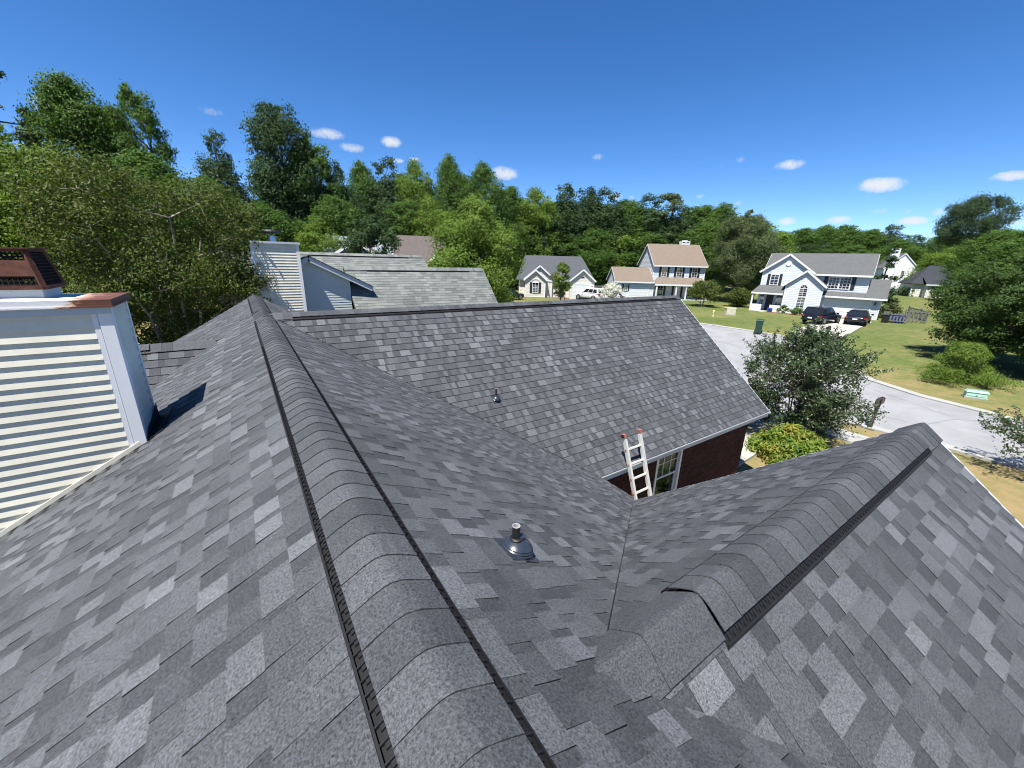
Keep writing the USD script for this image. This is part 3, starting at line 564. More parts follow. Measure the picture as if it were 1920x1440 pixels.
for i in (0, 1, 2, 3):
    b0, b1, t0, t1 = bot[i], bot[(i + 1) % 4], top[i], top[(i + 1) % 4]
    wires = MB(); L = np.linalg.norm(b1 - b0); nu = int(L / .028); nv = 11
    for k in range(1, nu):
        f = k / nu; wires.beam(b0 + (b1 - b0) * f, t0 + (t1 - t0) * f, .008, .006, (b1 - b0))
    for k in range(1, nv):
        f = k / nv; wires.beam(b0 + (t0 - b0) * f, b1 + (t1 - b1) * f, .006, .008)
    obj('wire_mesh', wires, 'black_mesh', ch)
    if i in (0, 2):
        f0, f1 = .3, .72; nn = np.cross(b1 - b0, t0 - b0); nn /= np.linalg.norm(nn)
        pl = [b0 + (t0 - b0) * f0, b1 + (t1 - b1) * f0, b1 + (t1 - b1) * f1, b0 + (t0 - b0) * f1]
        obj('baffle_plate', MB().hexa([p + nn * .006 for p in pl] + [p + nn * .012 for p in pl]), 'rust', ch)
    else:
        nn = np.cross(b1 - b0, t0 - b0); nn /= np.linalg.norm(nn); pl = [b0 + (t0 - b0) * .1, b1 + (t1 - b1) * .1, b1 + (t1 - b1) * .75, b0 + (t0 - b0) * .75]
        obj('baffle_plate', MB().hexa([p - nn * .02 for p in pl] + [p - nn * .014 for p in pl]), 'black_mesh', ch)

# walls, eaves, rakes
zeB = zB - mB_ * 3.397
YW = 4.795
obj('wall', MB().box(-4.5, 4.5, -3.8, 11.2, -.4, 2.15), 'brick_far', hs)
ga = MB(); ga.add([(-4.5, 11.2, 2.15), (4.5, 11.2, 2.15), (0, 11.2, HR - .1), (-4.5, 11.1, 2.15), (4.5, 11.1, 2.15), (0, 11.1, HR - .1)], [(0, 2, 1), (3, 4, 5), (0, 3, 5), (0, 5, 2), (1, 2, 5), (1, 5, 4)]); obj('gable_wall', ga, 'white_siding', hs)
ga = MB(); ga.add([(4.2, yC - 2.7, 2.1), (4.2, yC + 2.7, 2.1), (4.2, yC, zC - .12), (4.1, yC - 2.7, 2.1), (4.1, yC + 2.7, 2.1), (4.1, yC, zC - .12)], [(0, 1, 2), (3, 5, 4), (0, 2, 5), (0, 5, 3), (1, 4, 5), (1, 5, 2)]); ga.box(4.1, 4.2, yC - 2.7, yC + 2.7, -.4, 2.1); obj('gable_wall', ga, 'white_siding', hs)
wb = obj('brick_wall', MB().box(4.6, 7.14, YW + .012, YW + .2, -.4, zeB + .25).box(8.13, 11.25, YW + .012, YW + .2, -.4, zeB + .25).box(7.14, 8.13, YW + .012, YW + .2, -.4, .36).box(7.14, 8.13, YW + .012, YW + .2, 1.93, zeB + .25), 'mortar', hs)
mb = MB().box(11.05, 11.25, YW + .2, 10.9, -.4, zeB + .2); obj('wall', mb, 'brick_far', hs)
ga = MB(); xg = 11.25; ga.add([(xg, YW, zeB), (xg, 10.9, zeB), (xg, yB, zB - .2), (xg - .1, YW, zeB), (xg - .1, 10.9, zeB), (xg - .1, yB, zB - .2)], [(0, 1, 2), (3, 5, 4), (0, 2, 5), (0, 5, 3), (1, 4, 5), (1, 5, 2)]); obj('gable_wall', ga, 'white_siding', hs)
Fw = frame((0, YW + .012, 0), (1, 0, 0), (0, -1, 0))
WX0, WX1, WZ0, WZ1 = 7.14, 8.13, .36, 1.93
bricks = []; rb = np.random.default_rng(5)
z = zeB + .14; row = 0
while z > -.2:
    x = 4.62 + (row % 2) * .107
    while x < 11.25:
        xe = min(x + .2, 11.262)
        spans = [(x, xe)]
        if z > WZ0 - .07 and z - .065 < WZ1: spans = [(a, b) for a, b in ((x, min(xe, WX0 - .01)), (max(x, WX1 + .01), xe)) if b - a > .03]
        for a, b in spans:
            o1 = .012 + rb.uniform(-.0015, .002); m = MB().fbox(Fw, a, b, z - .066, z, -.004, o1, float(rb.random()))
            Q = np.array([Fw(a, z, o1), Fw(b, z, o1), Fw(b, z - .066, o1), Fw(a, z - .066, o1)])
            bricks.append((seen_area(Q) * (1 if z < zeB + .02 and z > .1 else 0), m))
        x += .213
    z -= .0765; row += 1
bricks.sort(key=lambda t: -t[0])
for _, m in bricks[:300]: obj('brick', m, 'brick', wb)
rest = MB()
for _, m in bricks[300:]: rest.add(*m.mesh())
obj('brick_courses', rest, 'brick', wb, kind='stuff')
# window in the brick wall
wi = part(hs, 'window')
mb = MB(); mb.fbox(Fw, WX0, WX0 + .07, WZ0, WZ1, -.1, .02); mb.fbox(Fw, WX1 - .07, WX1, WZ0, WZ1, -.1, .02); mb.fbox(Fw, WX0 + .07, WX1 - .07, WZ1 - .06, WZ1, -.1, .018); mb.fbox(Fw, WX0 + .07, WX1 - .07, WZ0, WZ0 + .06, -.1, .03); obj('frame', mb, 'white_trim', wi)
zm = 1.1; sx0, sx1 = WX0 + .07, WX1 - .07
mb = MB()
for (z0, z1, o0) in ((zm, WZ1 - .06, -.035), (WZ0 + .06, zm + .03, -.06)):
    mb.fbox(Fw, sx0, sx0 + .03, z0, z1, o0 - .02, o0 + .01); mb.fbox(Fw, sx1 - .03, sx1, z0, z1, o0 - .02, o0 + .01); mb.fbox(Fw, sx0 + .03, sx1 - .03, z1 - .035, z1, o0 - .02, o0 + .01); mb.fbox(Fw, sx0 + .03, sx1 - .03, z0, z0 + .035, o0 - .02, o0 + .01)
obj('sash', mb, 'white_trim', wi)
mb = MB()
for k in (1, 2):
    xx = sx0 + (sx1 - sx0) * k / 3; mb.fbox(Fw, xx - .008, xx + .008, zm + .035, WZ1 - .1, -.041, -.034)
zz = (zm + WZ1 - .06) / 2; mb.fbox(Fw, sx0 + .03, sx1 - .03, zz - .008, zz + .008, -.0415, -.036); obj('glazing_bar', mb, 'white_trim', wi)
obj('pane', MB().fbox(Fw, sx0 + .03, sx1 - .03, zm + .035, WZ1 - .095, -.046, -.042), 'glass_sky', wi)
obj('pane', MB().fbox(Fw, sx0 + .03, sx1 - .03, WZ0 + .095, zm, -.07, -.066), 'glass_sky', wi)
obj('blind', MB().fbox(Fw, sx0, sx1, zm - .02, WZ1 - .06, -.12, -.115), 'blind_blue', wi)
obj('dark_back', MB().fbox(Fw, WX0, WX1, WZ0, WZ1, -.17, -.16), 'dark_room', wi)
ye = yB - 3.397
obj('fascia', MB().box(4.86, XB, ye + .012, ye + .035, zeB - .135, zeB - .012), 'fascia', hs)
obj('drip_edge', MB().box(4.86, XB + .01, ye - .012, ye + .011, zeB - .03, zeB - .008), 'fascia', hs)
obj('soffit', MB().box(4.86, XB - .03, ye + .036, YW + .011, zeB - .12, zeB - .105), 'soffit', hs)
for (p0, p1) in (((XB + .012, ye, zeB - .075), (XB + .012, yB, zB - .075)), ((XB + .012, yB + 3.4, zeB - .075), (XB + .012, yB, zB - .075)), ((XC + .012, yC + 2.78, zC - mC_ * 2.78 - .075), (XC + .012, yC, zC - .075)), ((XC + .012, yC - 3.0, zC - mC_ * 3.0 - .075), (XC + .012, yC, zC - .075))):
    obj('rake_board', MB().beam(p0, p1, .022, .125), 'fascia', hs)
for (p0, p1) in (((-XE, YN + .012, HR - mA * XE - .075), (0, YN + .012, HR - .075)), ((XE, YN + .012, HR - mA * XE - .075), (0, YN + .012, HR - .075))):
    obj('rake_board', MB().beam(p0, p1, .022, .125), 'fascia', hs)
zeA = HR - mA * XE
obj('fascia', MB().box(XE - .03, XE - .008, 3.66, 4.44, zeA - .14, zeA - .02), 'fascia', hs)
# valley strips
for p0, p1 in (((.54, .603, HR - .324), (XE, 3.64, zeA)), ((.038, 7.842, zB), (XE, 4.46, zeA))):
    q0, q1 = np.array(p0), np.array(p1); obj('valley_line', MB().beam(q0 + [0, 0, .012], q1 + [0, 0, .012], .005, .008), 'black_plastic', hs)

# ------------------------------------------------------------------ the ladder
ld = thing('ladder', 'aluminium folding ladder with orange locks leaning on the gutter edge', 'ladder')
lt = np.array([-.084, .278, .957]); lt /= np.linalg.norm(lt)
L0 = np.array([5.584, 4.352, 2.13]); lside = np.array([1.0, 0, 0]); ln = np.cross(lside, lt); ln /= np.linalg.norm(ln)
for sd, x in ((0, 0), (1, .47)):
    p = L0 + lside * x
    obj('rail', MB().beam(p - lt * 2.36, p + lt * .66, .026, .075, ln), 'steel_rail', ld)
    xi = .034 if sd == 0 else .436
    p2 = L0 + lside * xi
    obj('inner_rail', MB().beam(p2 - lt * 1.1, p2 + lt * .62, .022, .06, ln), 'steel_rail', ld)
    mb = MB(); mb.beam(p + lt * .655, p + lt * .72, .05, .095, ln); mb.lathe([(0.001, -.03), (.028, -.026), (.033, -.01), (.033, .01), (.028, .026), (.001, .03)], 16, p + lt * .7 - ln * .0, lside); obj('end_cap', mb, 'orange', ld)
    obj('end_grip', MB().beam(p + lt * .69 - lside * (.05 - .1 * sd), p + lt * .69 - lside * (.02 - .04 * sd), .06, .05, ln), 'black_plastic', ld)
    obj('lock', MB().beam(p - lt * .62 - ln * .03, p - lt * .42 - ln * .03, .034, .03, ln) if sd == 0 else MB().beam(p - lt * .53 - ln * .03, p - lt * .49 - ln * .03, .034, .03, ln), 'orange', ld)
    obj('foot', MB().beam(p - lt * 2.42, p - lt * 2.355, .05, .1, ln), 'black_plastic', ld)
for k in range(9):
    s = .40 - .305 * k
    a = L0 + lt * s; obj('rung', MB().beam(a + lside * .015 - ln * .006, a + lside * .455 - ln * .006, .042, .03, lt), 'steel_rail', ld)
    mb = MB()
    for x in (-.012, .482): mb.beam(a + lside * (x - .012), a + lside * (x + .012), .03, .03, lt)
    obj('rung_end', mb, 'orange', ld)

# ------------------------------------------------------------------ generic pieces of a house (local frame: x right, y into the house, z up)
def window(t, F, a0, a1, z0, z1, trim='white_trim', rows=2, cols=2, shutters=None, depth=.05, parts=True, back='dark_room', arch=False):
    w = part(t, 'window'); mb = MB(); e = .07
    mb.fbox(F, a0, a0 + e, z0, z1, -.02, depth + .02); mb.fbox(F, a1 - e, a1, z0, z1, -.02, depth + .02); mb.fbox(F, a0 + e, a1 - e, z1 - e, z1, -.02, depth + .018); mb.fbox(F, a0 + e, a1 - e, z0, z0 + e, -.02, depth + .03)
    zm = (z0 + z1) / 2; mb.fbox(F, a0 + e, a1 - e, zm - .025, zm + .025, -.015, depth + .012)
    obj('frame', mb, trim, w)
    mb = MB()
    for c in range(1, cols): x = a0 + (a1 - a0) * c / cols; mb.fbox(F, x - .018, x + .018, z0 + e, z1 - e, -.01, depth + .006)
    for half in ((z0, zm), (zm, z1)):
        for k in range(1, rows): z = half[0] + (half[1] - half[0]) * k / rows; mb.fbox(F, a0 + e, a1 - e, z - .014, z + .014, -.01, depth + .004)
    if mb.v: obj('glazing_bar', mb, trim, w)
    for h0, h1 in ((z0 + e, zm - .025), (zm + .025, z1 - e)): obj('pane', MB().fbox(F, a0 + e, a1 - e, h0, h1, depth - .022, depth - .014), 'glass', w)
    obj('blind' if back == 'curtain' else 'dark_back', MB().fbox(F, a0 + e, a1 - e, z0 + e, z1 - e, depth - .036, depth - .03), back, w)
    if shutters:
        for s0 in (a0 - shutters - .03, a1 + .03): obj('shutter', MB().fbox(F, s0, s0 + shutters, z0 - .03, z1 + .03, 0, .045), 'shutter', t)
def hip(p0, p1, p2, p3): return MB().hexa([np.array(p) - [0, 0, .12] for p in (p0, p1, p2, p3)] + [np.array(p) for p in (p0, p1, p2, p3)])
def roof_x(t, x0, x1, yr, zr_, yf, yb, pitch, m, trim='white_trim', oh=.25, name='roof'):
    """ridge along x from x0 to x1 at yr, zr_; front eave at yf, back eave at yb"""
    zf, zb2 = zr_ - pitch * (yr - yf), zr_ - pitch * (yb - yr)
    r = obj(name, hip((x0 - oh, yf, zf), (x1 + oh, yf, zf), (x1 + oh, yr, zr_), (x0 - oh, yr, zr_)), m, t)
    obj(name, hip((x0 - oh, yr, zr_), (x1 + oh, yr, zr_), (x1 + oh, yb, zb2), (x0 - oh, yb, zb2)), m, t)
    obj('fascia', MB().box(x0 - oh, x1 + oh, yf - .03, yf - .004, zf - .2, zf - .01), trim, t)
    for x in (x0 - oh - .025, x1 + oh + .003):
        mb = MB(); mb.beam((x + .011, yf, zf - .12), (x + .011, yr, zr_ - .12), .022, .18); mb.beam((x + .011, yb, zb2 - .12), (x + .011, yr, zr_ - .12), .022, .18); obj('rake_board', mb, trim, t)
    return r
def roof_y(t, y0, y1, xr, zr_, hw, pitch, m, trim='white_trim', oh=.3, ov=.25, name='roof'):
    """ridge along y (a gable facing the front) centred on xr"""
    yf = y0 - ov; w = hw + oh; ze = zr_ - pitch * w
    obj(name, hip((xr - w, yf, ze), (xr, yf, zr_), (xr, y1, zr_), (xr - w, y1, ze)), m, t)
    obj(name, hip((xr, yf, zr_), (xr + w, yf, ze), (xr + w, y1, ze), (xr, y1, zr_)), m, t)
    for s in (-1, 1): obj('rake_board', MB().beam((xr + s * w, yf - .014, ze - .1), (xr, yf - .014, zr_ - .1), .026, .2), trim, t)
def walls(t, x0, x1, y0, y1, z0, z1, m, gable=None, lap=.2, front_poly=None, sides=(True, True), name='siding'):
    """lapped walls of a block; gable: ('x', peak z) closes the sides, ('y', peak z) the front"""
    e = .02
    core = MB().box(x0 + e, x1 - e, y0 + e, y1 - e, z0 - .4, z1)
    if gable:
        xm, ym = (x0 + x1) / 2, (y0 + y1) / 2
        if gable[0] == 'x': V = [(x0 + e, y0 + e, z1), (x0 + e, y1 - e, z1), (x0 + e, ym, gable[1] - .1), (x1 - e, y0 + e, z1), (x1 - e, y1 - e, z1), (x1 - e, ym, gable[1] - .1)]
        else: V = [(x0 + e, y0 + e, z1), (x1 - e, y0 + e, z1), (xm, y0 + e, gable[1] - .1), (x0 + e, y1 - e, z1), (x1 - e, y1 - e, z1), (xm, y1 - e, gable[1] - .1)]
        core.add(V, [(0, 1, 2), (3, 5, 4), (0, 2, 5), (0, 5, 3), (1, 4, 5), (1, 5, 2)])
    obj('wall', core, m, t)
    fp = front_poly or (Polygon([(x0, z0), (x1, z0), (x1, z1), ((x0 + x1) / 2, gable[1] - .12), (x0, z1)]) if gable and gable[0] == 'y' else sbox(x0, z0, x1, z1))
    obj(name, merged(lap_boards(frame((0, y0 + e, 0), (1, 0, 0), (0, -1, 0)), fp, lap, z0, .03, .012)), m, t, kind='stuff')
    dep = y1 - y0
    for on, x, u, n in ((sides[0], x0 + e, (0, 1, 0), (-1, 0, 0)), (sides[1], x1 - e, (0, 1, 0), (1, 0, 0))):
        if on:
            sp = Polygon([(y0, z0), (y1, z0), (y1, z1), ((y0 + y1) / 2, gable[1] - .12), (y0, z1)]) if gable and gable[0] == 'x' else sbox(y0, z0, y1, z1)
            obj(name, merged(lap_boards(frame((x, 0, 0), u, n), sp, lap, z0, .03, .012)), m, t, kind='stuff')
    for x in (x0, x1): obj('corner_trim', MB().box(x - .035 if x == x0 else x - .09, x + .09 if x == x0 else x + .035, y0 - .035, y0 + .06, z0, z1), 'white_trim', t)
def garage_door(t, F, a0, a1, z0, z1):
    mb = MB(); mb.fbox(F, a0 - .12, a0, z0, z1 + .12, 0, .04); mb.fbox(F, a1, a1 + .12, z0, z1 + .12, 0, .04); mb.fbox(F, a0, a1, z1, z1 + .12, 0, .038); obj('door_frame', mb, 'white_trim', t)
    d = part(t, 'garage_door'); n = 4
    for k in range(n):
        za, zb = z0 + (z1 - z0) * k / n, z0 + (z1 - z0) * (k + 1) / n - .012
        mb = MB().fbox(F, a0, a1, za, zb, .0, .012)
        nc = max(4, int((a1 - a0) / .62))
        for c in range(nc): x0, x1 = a0 + (a1 - a0) * (c + .12) / nc, a0 + (a1 - a0) * (c + .88) / nc; mb.fbox(F, x0, x1, za + .1, zb - .1, .012, .022)
        obj('panel', mb, 'garage', d)

# ------------------------------------------------------------------ next-door house
n1 = thing('neighbour_house', 'pale-sided house next door with weathered grey roofs and a tall sided chimney', 'house')
Y1 = 17.4
c1 = part(n1, 'chimney'); F1 = frame((1.72, Y1 - .5, 0), (-1, 0, 0), (0, -1, 0)); F1s = frame((1.72, Y1 - .5, 0), (0, 1, 0), (1, 0, 0))
for bm in lap_boards(F1, sbox(.086, 3.0, 1.4, 6.35), .1, 3.0, .022, .003): obj('siding_board', bm, 'white_siding', c1)
for bm in lap_boards(F1s, sbox(.06, 3.0, .6, 6.35), .1, 3.0, .0165, .003): obj('siding_board', bm, 'white_siding', c1)
obj('core', MB().box(.26, 1.714, Y1 - .494, Y1 + .3, -.2, 6.35), 'white_siding', c1)
for bm in (MB().fbox(F1, -.022, .085, 2.9, 6.35, -.01, .024), MB().fbox(F1, 1.4, 1.49, 2.9, 6.35, -.01, .024), MB().fbox(F1s, -.0215, .07, 2.9, 6.35, 0, .0235)): obj('corner_trim', bm, 'white_trim', c1)
obj('chase_cover', MB().box(.2, 1.78, Y1 - .57, Y1 + .2, 6.35, 6.42), 'fascia', c1)
mb = MB(); mb.lathe([(.001, 6.42), (.14, 6.42), (.12, 6.62), (.001, 6.62)], 16, (.95, Y1 - .1, 0)); obj('flue_pipe', mb, 'chrome', c1)
obj('flue_cap', MB().lathe([(.001, 6.68), (.27, 6.7), (.29, 6.76), (.24, 6.82), (.001, 6.85)], 20, (.95, Y1 - .1, 0)), 'black_plastic', c1)
Fg = frame((0, Y1 + .02, 0), (1, 0, 0), (0, -1, 0))
xr1, zr1, pg = 2.05, 5.98, .5
wallp = Polygon([(-.6, 2.4), (3.5, 2.4), (3.5, zr1 - .16 - pg * 1.45), (xr1, zr1 - .16), (-.6, zr1 - .16 - pg * 2.65)])
for bm in lap_boards(Fg, wallp, .1, 2.4, .0165, .003): obj('siding_board', bm, 'grey_siding', n1)
obj('wall', MB().box(-.6, 3.49, Y1 + .026, 22, -.2, 2.6), 'grey_siding', n1)
obj('wall', MB().add([(x, y, z) for y in (Y1 + .03, 19.0) for x, z in ((-.6, 2.4), (3.48, 2.4), (3.48, zr1 - .2 - pg * 1.45), (xr1, zr1 - .2), (-.6, zr1 - .2 - pg * 2.65))], [(0, 1, 2), (0, 2, 3), (0, 3, 4), (1, 6, 7), (1, 7, 2), (5, 0, 4), (5, 4, 9)]), 'grey_siding', n1)
def grey_slope(O, a, d, poly, seed):
    dk = obj('roof_slope', deck_mesh(O, a, d, poly, -.006, .12), 'shingle_grey', n1)
    obj('shingle_courses', join(shingle_pieces(O, a, d, poly, .1429, [.28, .305, .33], seed, False, (.009, .012))), 'shingle_grey', n1, kind='stuff')
yv = Y1 - .16
grey_slope((xr1, yv, zr1), (0, 1, 0), (1, 0, -pg), sbox(0, 0, 3.5, 2.3 * math.hypot(1, pg)), 31)
grey_slope((xr1, yv, zr1), (0, 1, 0), (-1, 0, -pg), sbox(0, 0, 3.5, 2.95 * math.hypot(1, pg)), 32)
for s, w in ((1, 2.3), (-1, 2.95)):
    obj('rake_board', MB().beam((xr1 + s * w, yv - .015, zr1 - pg * w - .12), (xr1, yv - .015, zr1 - .12), .03, .19), 'fascia', n1)
    obj('rake_edge', MB().beam((xr1 + s * w, yv - .035, zr1 - pg * w - .01), (xr1, yv - .035, zr1 - .01), .06, .022), 'black_plastic', n1)
    obj('soffit', MB().hexa([(xr1, yv, zr1 - .2), (xr1 + s * w, yv, zr1 - .2 - pg * w), (xr1 + s * w, Y1, zr1 - .2 - pg * w), (xr1, Y1, zr1 - .2), (xr1, yv, zr1 - .185), (xr1 + s * w, yv, zr1 - .185 - pg * w), (xr1 + s * w, Y1, zr1 - .185 - pg * w), (xr1, Y1, zr1 - .185)]), 'soffit', n1)
grey_slope((3.52, 18.4, 5.53), (1, 0, 0), (0, -1, -1.05), sbox(0, 0, 6.8, 3.0 * math.hypot(1, 1.05)), 33)
grey_slope((3.52, 18.4, 5.53), (1, 0, 0), (0, 1, -1.05), sbox(0, 0, 6.8, 3.0 * math.hypot(1, 1.05)), 34)
grey_slope((-1, 22.0, 6.08), (1, 0, 0), (0, -1, -.85), sbox(0, 0, 9.5, 4.3 * math.hypot(1, .85)), 35)
grey_slope((-1, 22.0, 6.08), (1, 0, 0), (0, 1, -.85), sbox(0, 0, 9.5, 4.3 * math.hypot(1, .85)), 36)
def simple_ridge(o, a, side, m, s0, s1, n):
    mb = MB(); o, a, side = (np.array(q, float) for q in (o, a, side)); k = int((s1 - s0) / .1429); r = np.random.default_rng(9)
    for i in range(k):
        q = o + a * (s0 + i * .1429); t = float(r.uniform(.3, .9))
        for sd in (-1, 1):
            p = [q, q + a * .141, q + a * .141 + side * sd * .14 - np.array([0, 0, m * .14]), q + side * sd * .14 - np.array([0, 0, m * .14])]
            if np.cross(p[1] - p[0], p[3] - p[0])[2] < 0: p = p[::-1]
            mb.hexa([c + np.array([0, 0, .02]) for c in p] + [c + np.array([0, 0, .035 + .004 * (i % 2)]) for c in p], t)
    obj('ridge_cap', mb, 'shingle_grey', n, kind='stuff')
    vb = MB()
    for sd in (-1, 1): vb.beam(o + a * (s0 + .9) + side * sd * .15 - np.array([0, 0, m * .15 - .015]), o + a * (s1 - .9) + side * sd * .15 - np.array([0, 0, m * .15 - .015]), .03, .05)
    obj('vent_louver', vb, 'black_plastic', n)
simple_ridge((3.52, 18.4, 5.55), (1, 0, 0), (0, 1, 0), 1.05, 0, 6.8, n1); simple_ridge((-1, 22.0, 6.1), (1, 0, 0), (0, 1, 0), .85, 2.6, 9.5, n1)
obj('wall', MB().box(3.6, 10.05, 15.8, 21, -.2, 2.3), 'grey_siding', n1); obj('wall', MB().box(-.7, 8.3, 18.3, 25.8, -.2, 2.5), 'grey_siding', n1)
for x, yr, zz, p, w in ((10.05, 18.4, 5.4, 1.05, 2.7), (8.25, 22.0, 5.95, .85, 4.1)):
    obj('gable_wall', MB().add([(x, yr - w, zz - p * w), (x, yr + w, zz - p * w), (x, yr, zz), (x - .1, yr - w, zz - p * w), (x - .1, yr + w, zz - p * w), (x - .1, yr, zz)], [(0, 1, 2), (3, 5, 4), (0, 2, 5), (0, 5, 3), (1, 4, 5), (1, 5, 2), (0, 3, 4), (0, 4, 1)]), 'grey_siding', n1)
    for s in (-1, 1): obj('rake_board', MB().beam((x + .22, yr + s * (w + .2), zz + .1 - p * (w + .2) - .1), (x + .22, yr, zz + .1 - .1), .022, .16), 'white_trim', n1)

# ------------------------------------------------------------------ houses beyond
TH = math.atan2(-.565, .825)
# brown-roofed house half hidden by the cedar
h2 = thing('brown_roofed_house', 'low house with a faded brown roof behind the round cedar', 'house', (5.2, 38.2, .5), -.38)
walls(h2, 0, 11.2, 0, 9, 0, 2.6, 'slate_siding', ('x', 7.4), .2)
roof_x(h2, 6.6, 11.0, 4.5, 7.55, -.4, 9.4, 1.0, 'roof_mauve')
roof_x(h2, 0, 6.6, 4.5, 6.2, -.3, 9.3, .75, 'roof_mauve')
roof_y(h2, -.6, 5, 3.6, 6.75, 2.6, .6, 'roof_mauve'); walls(h2, 1.0, 6.2, -.6, 2, 0, 5.2, 'slate_siding', ('y', 6.6), .2)
roof_y(h2, -1.5, 3, 10.2, 5.9, 1.3, 1.0, 'roof_mauve'); walls(h2, 8.9, 11.5, -1.5, 1, 0, 4.5, 'slate_siding', ('y', 5.8), .2)

# one-storey house with two front gables
h3 = thing('one_storey_house', 'cream one-storey house with a dark grey roof and two front gables', 'house', (34.6, 49.7, .68), TH, scale=(.95, 1, 1))
walls(h3, 0, 11.6, 0, 8.5, 0, 2.65, 'beige_siding', None, .2)
roof_x(h3, 1.0, 10.0, 4.25, 6.15, -.4, 8.9, .75, 'roof_grey', oh=.1)
sl_ = MB(); obj('roof', hip((-.6, -.4, 2.66), (1.0, -.4, 2.66), (.9, 4.25, 6.15), (.85, 4.25, 6.15)), 'roof_grey', h3); obj('roof', hip((10.0, -.4, 2.66), (11.9, -.4, 2.66), (10.15, 4.25, 6.15), (10.1, 4.25, 6.15)), 'roof_grey', h3)
roof_y(h3, -.35, 4, 3.1, 4.75, 2.1, .8, 'roof_grey'); walls(h3, 1.1, 5.1, -.35, 1, 0, 2.9, 'beige_siding', ('y', 4.6), .2)
roof_y(h3, -1.0, 3, 2.45, 4.15, 1.55, .8, 'roof_grey'); walls(h3, .9, 4.0, -1.0, .5, 0, 2.7, 'beige_siding', ('y', 4.0), .2)
roof_y(h3, -1.3, 4, 9.7, 4.35, 1.75, .8, 'roof_grey'); walls(h3, 7.9, 11.5, -1.3, 2, 0, 2.75, 'beige_siding', ('y', 4.2), .2)
Fh = frame((0, -1.0, 0), (1, 0, 0), (0, -1, 0)); window(h3, Fh, 2.0, 2.95, .8, 2.3, shutters=.36, back='dark_room')
mb = MB()
for k in range(9):
    a, b = PI * k / 9, PI * (k + 1) / 9; mb.fbox(frame((2.475, -1.0, 2.36), (1, 0, 0), (0, -1, 0)), .62 * math.cos(b), .62 * math.cos(a), .45 * math.sin((a + b) / 2) - .06, .45 * math.sin((a + b) / 2) + .03, 0, .05 + k * .001)
obj('arch_trim', mb, 'white_trim', h3)
Fh = frame((0, -1.3, 0), (1, 0, 0), (0, -1, 0)); garage_door(h3, Fh, 8.4, 10.9, 0, 2.15)
obj('gable_vent', MB().fbox(Fh, 9.45, 9.95, 3.15, 3.28, .02, .05), 'shutter', h3)
obj('wall_lamp', MB().fbox(Fh, 11.15, 11.28, 1.6, 1.95, .03, .12), 'dark_paint', h3)
obj('brick_base', MB().box(-.06, 7.8, -1.08, -.02, -.3, .14), 'brick_far', h3)
mb = MB().fbox(frame((0, 0, 0), (1, 0, 0), (0, -1, 0)), 6.2, 7.1, 0, 2.1, .02, .06); obj('front_door', mb, 'shutter', h3)

# two-storey white house with the porch and the attached garage
P4 = CAM[:2] + (61 / .954) * np.array([.565, .825]) + (268 / FPX * 61) * np.array([.825, -.565])
h4 = thing('white_house', 'white two-storey house with a tan roof, front porch and attached garage', 'house', (P4[0] - .5, P4[1] + .34, .72), TH, scale=(.93, 1, .985))
walls(h4, 0, 8.6, 0, 8.2, 0, 5.25, 'blue_white', ('x', 8.45), .2)
roof_x(h4, 0, 8.6, 4.1, 8.55, -.35, 8.55, .75, 'roof_brown', oh=.22)
walls(h4, -6.4, -.02, -.9, 4.9, 0, 2.55, 'blue_white', ('x', 4.7), .2)
roof_x(h4, -6.4, -.3, 2.0, 4.8, -1.25, 5.25, .66, 'roof_brown', oh=.2)
Fm = frame((0, 0, 0), (1, 0, 0), (0, -1, 0))
for xc in (1.75, 4.3, 6.85): window(h4, Fm, xc - .48, xc + .48, 3.45, 4.95, shutters=.34)
window(h4, Fm, 1.0, 2.0, .5, 2.1, shutters=.34); window(h4, Fm, 6.2, 7.5, .5, 2.1, shutters=.4)
obj('front_door', MB().fbox(Fm, 3.9, 4.8, .0, 2.1, .02, .07), 'white_trim', h4)
obj('side_light', MB().fbox(Fm, 3.45, 3.75, 0, 2.1, .02, .05), 'shutter', h4); obj('side_light', MB().fbox(Fm, 4.95, 5.25, 0, 2.1, .02, .05), 'shutter', h4)
pz = 2.45
obj('porch_roof', hip((-.25, -2.0, pz), (9.0, -2.0, pz), (8.1, -.04, 3.4), (.9, -.04, 3.4)), 'roof_brown', h4)
obj('porch_roof', MB().add([(-.25, -2.0, pz), (.9, -.04, 3.4), (-.25, -.04, pz)], [(0, 1, 2)]), 'roof_brown', h4); obj('porch_roof', MB().add([(9.0, -2.0, pz), (9.0, -.04, pz), (8.1, -.04, 3.4)], [(0, 1, 2)]), 'roof_brown', h4)
obj('porch_fascia', MB().box(-.27, 9.02, -2.03, -2.005, pz - .26, pz - .02), 'white_trim', h4); obj('porch_ceiling', MB().box(-.2, 8.95, -1.99, -.05, pz - .25, pz - .2), 'soffit', h4)
for x in (.05, 3.3, 4.95, 8.5): obj('porch_post', MB().box(x, x + .2, -1.95, -1.75, .12, pz - .25), 'white_trim', h4)
obj('porch_floor', MB().box(-.1, 8.9, -2.05, -.04, -.3, .12), 'porch_floor', h4)
Fg4 = frame((0, -.9, 0), (1, 0, 0), (0, -1, 0)); garage_door(h4, Fg4, -4.1, -.9, 0, 1.75); window(h4, Fg4, -5.0, -4.3, 1.2, 2.2, shutters=.2)
obj('chimney', MB().box(6.2, 7.7, 5.2, 6.3, 6, 9.15), 'white_trim', h4)
obj('chimney_slot', MB().box(6.35, 6.85, 5.185, 5.199, 8.85, 9.0).box(7.05, 7.55, 5.185, 5.199, 8.85, 9.0), 'shutter', h4)
obj('chimney_cap', MB().box(6.55, 7.3, 5.4, 6.1, 9.15, 9.32), 'fascia', h4)

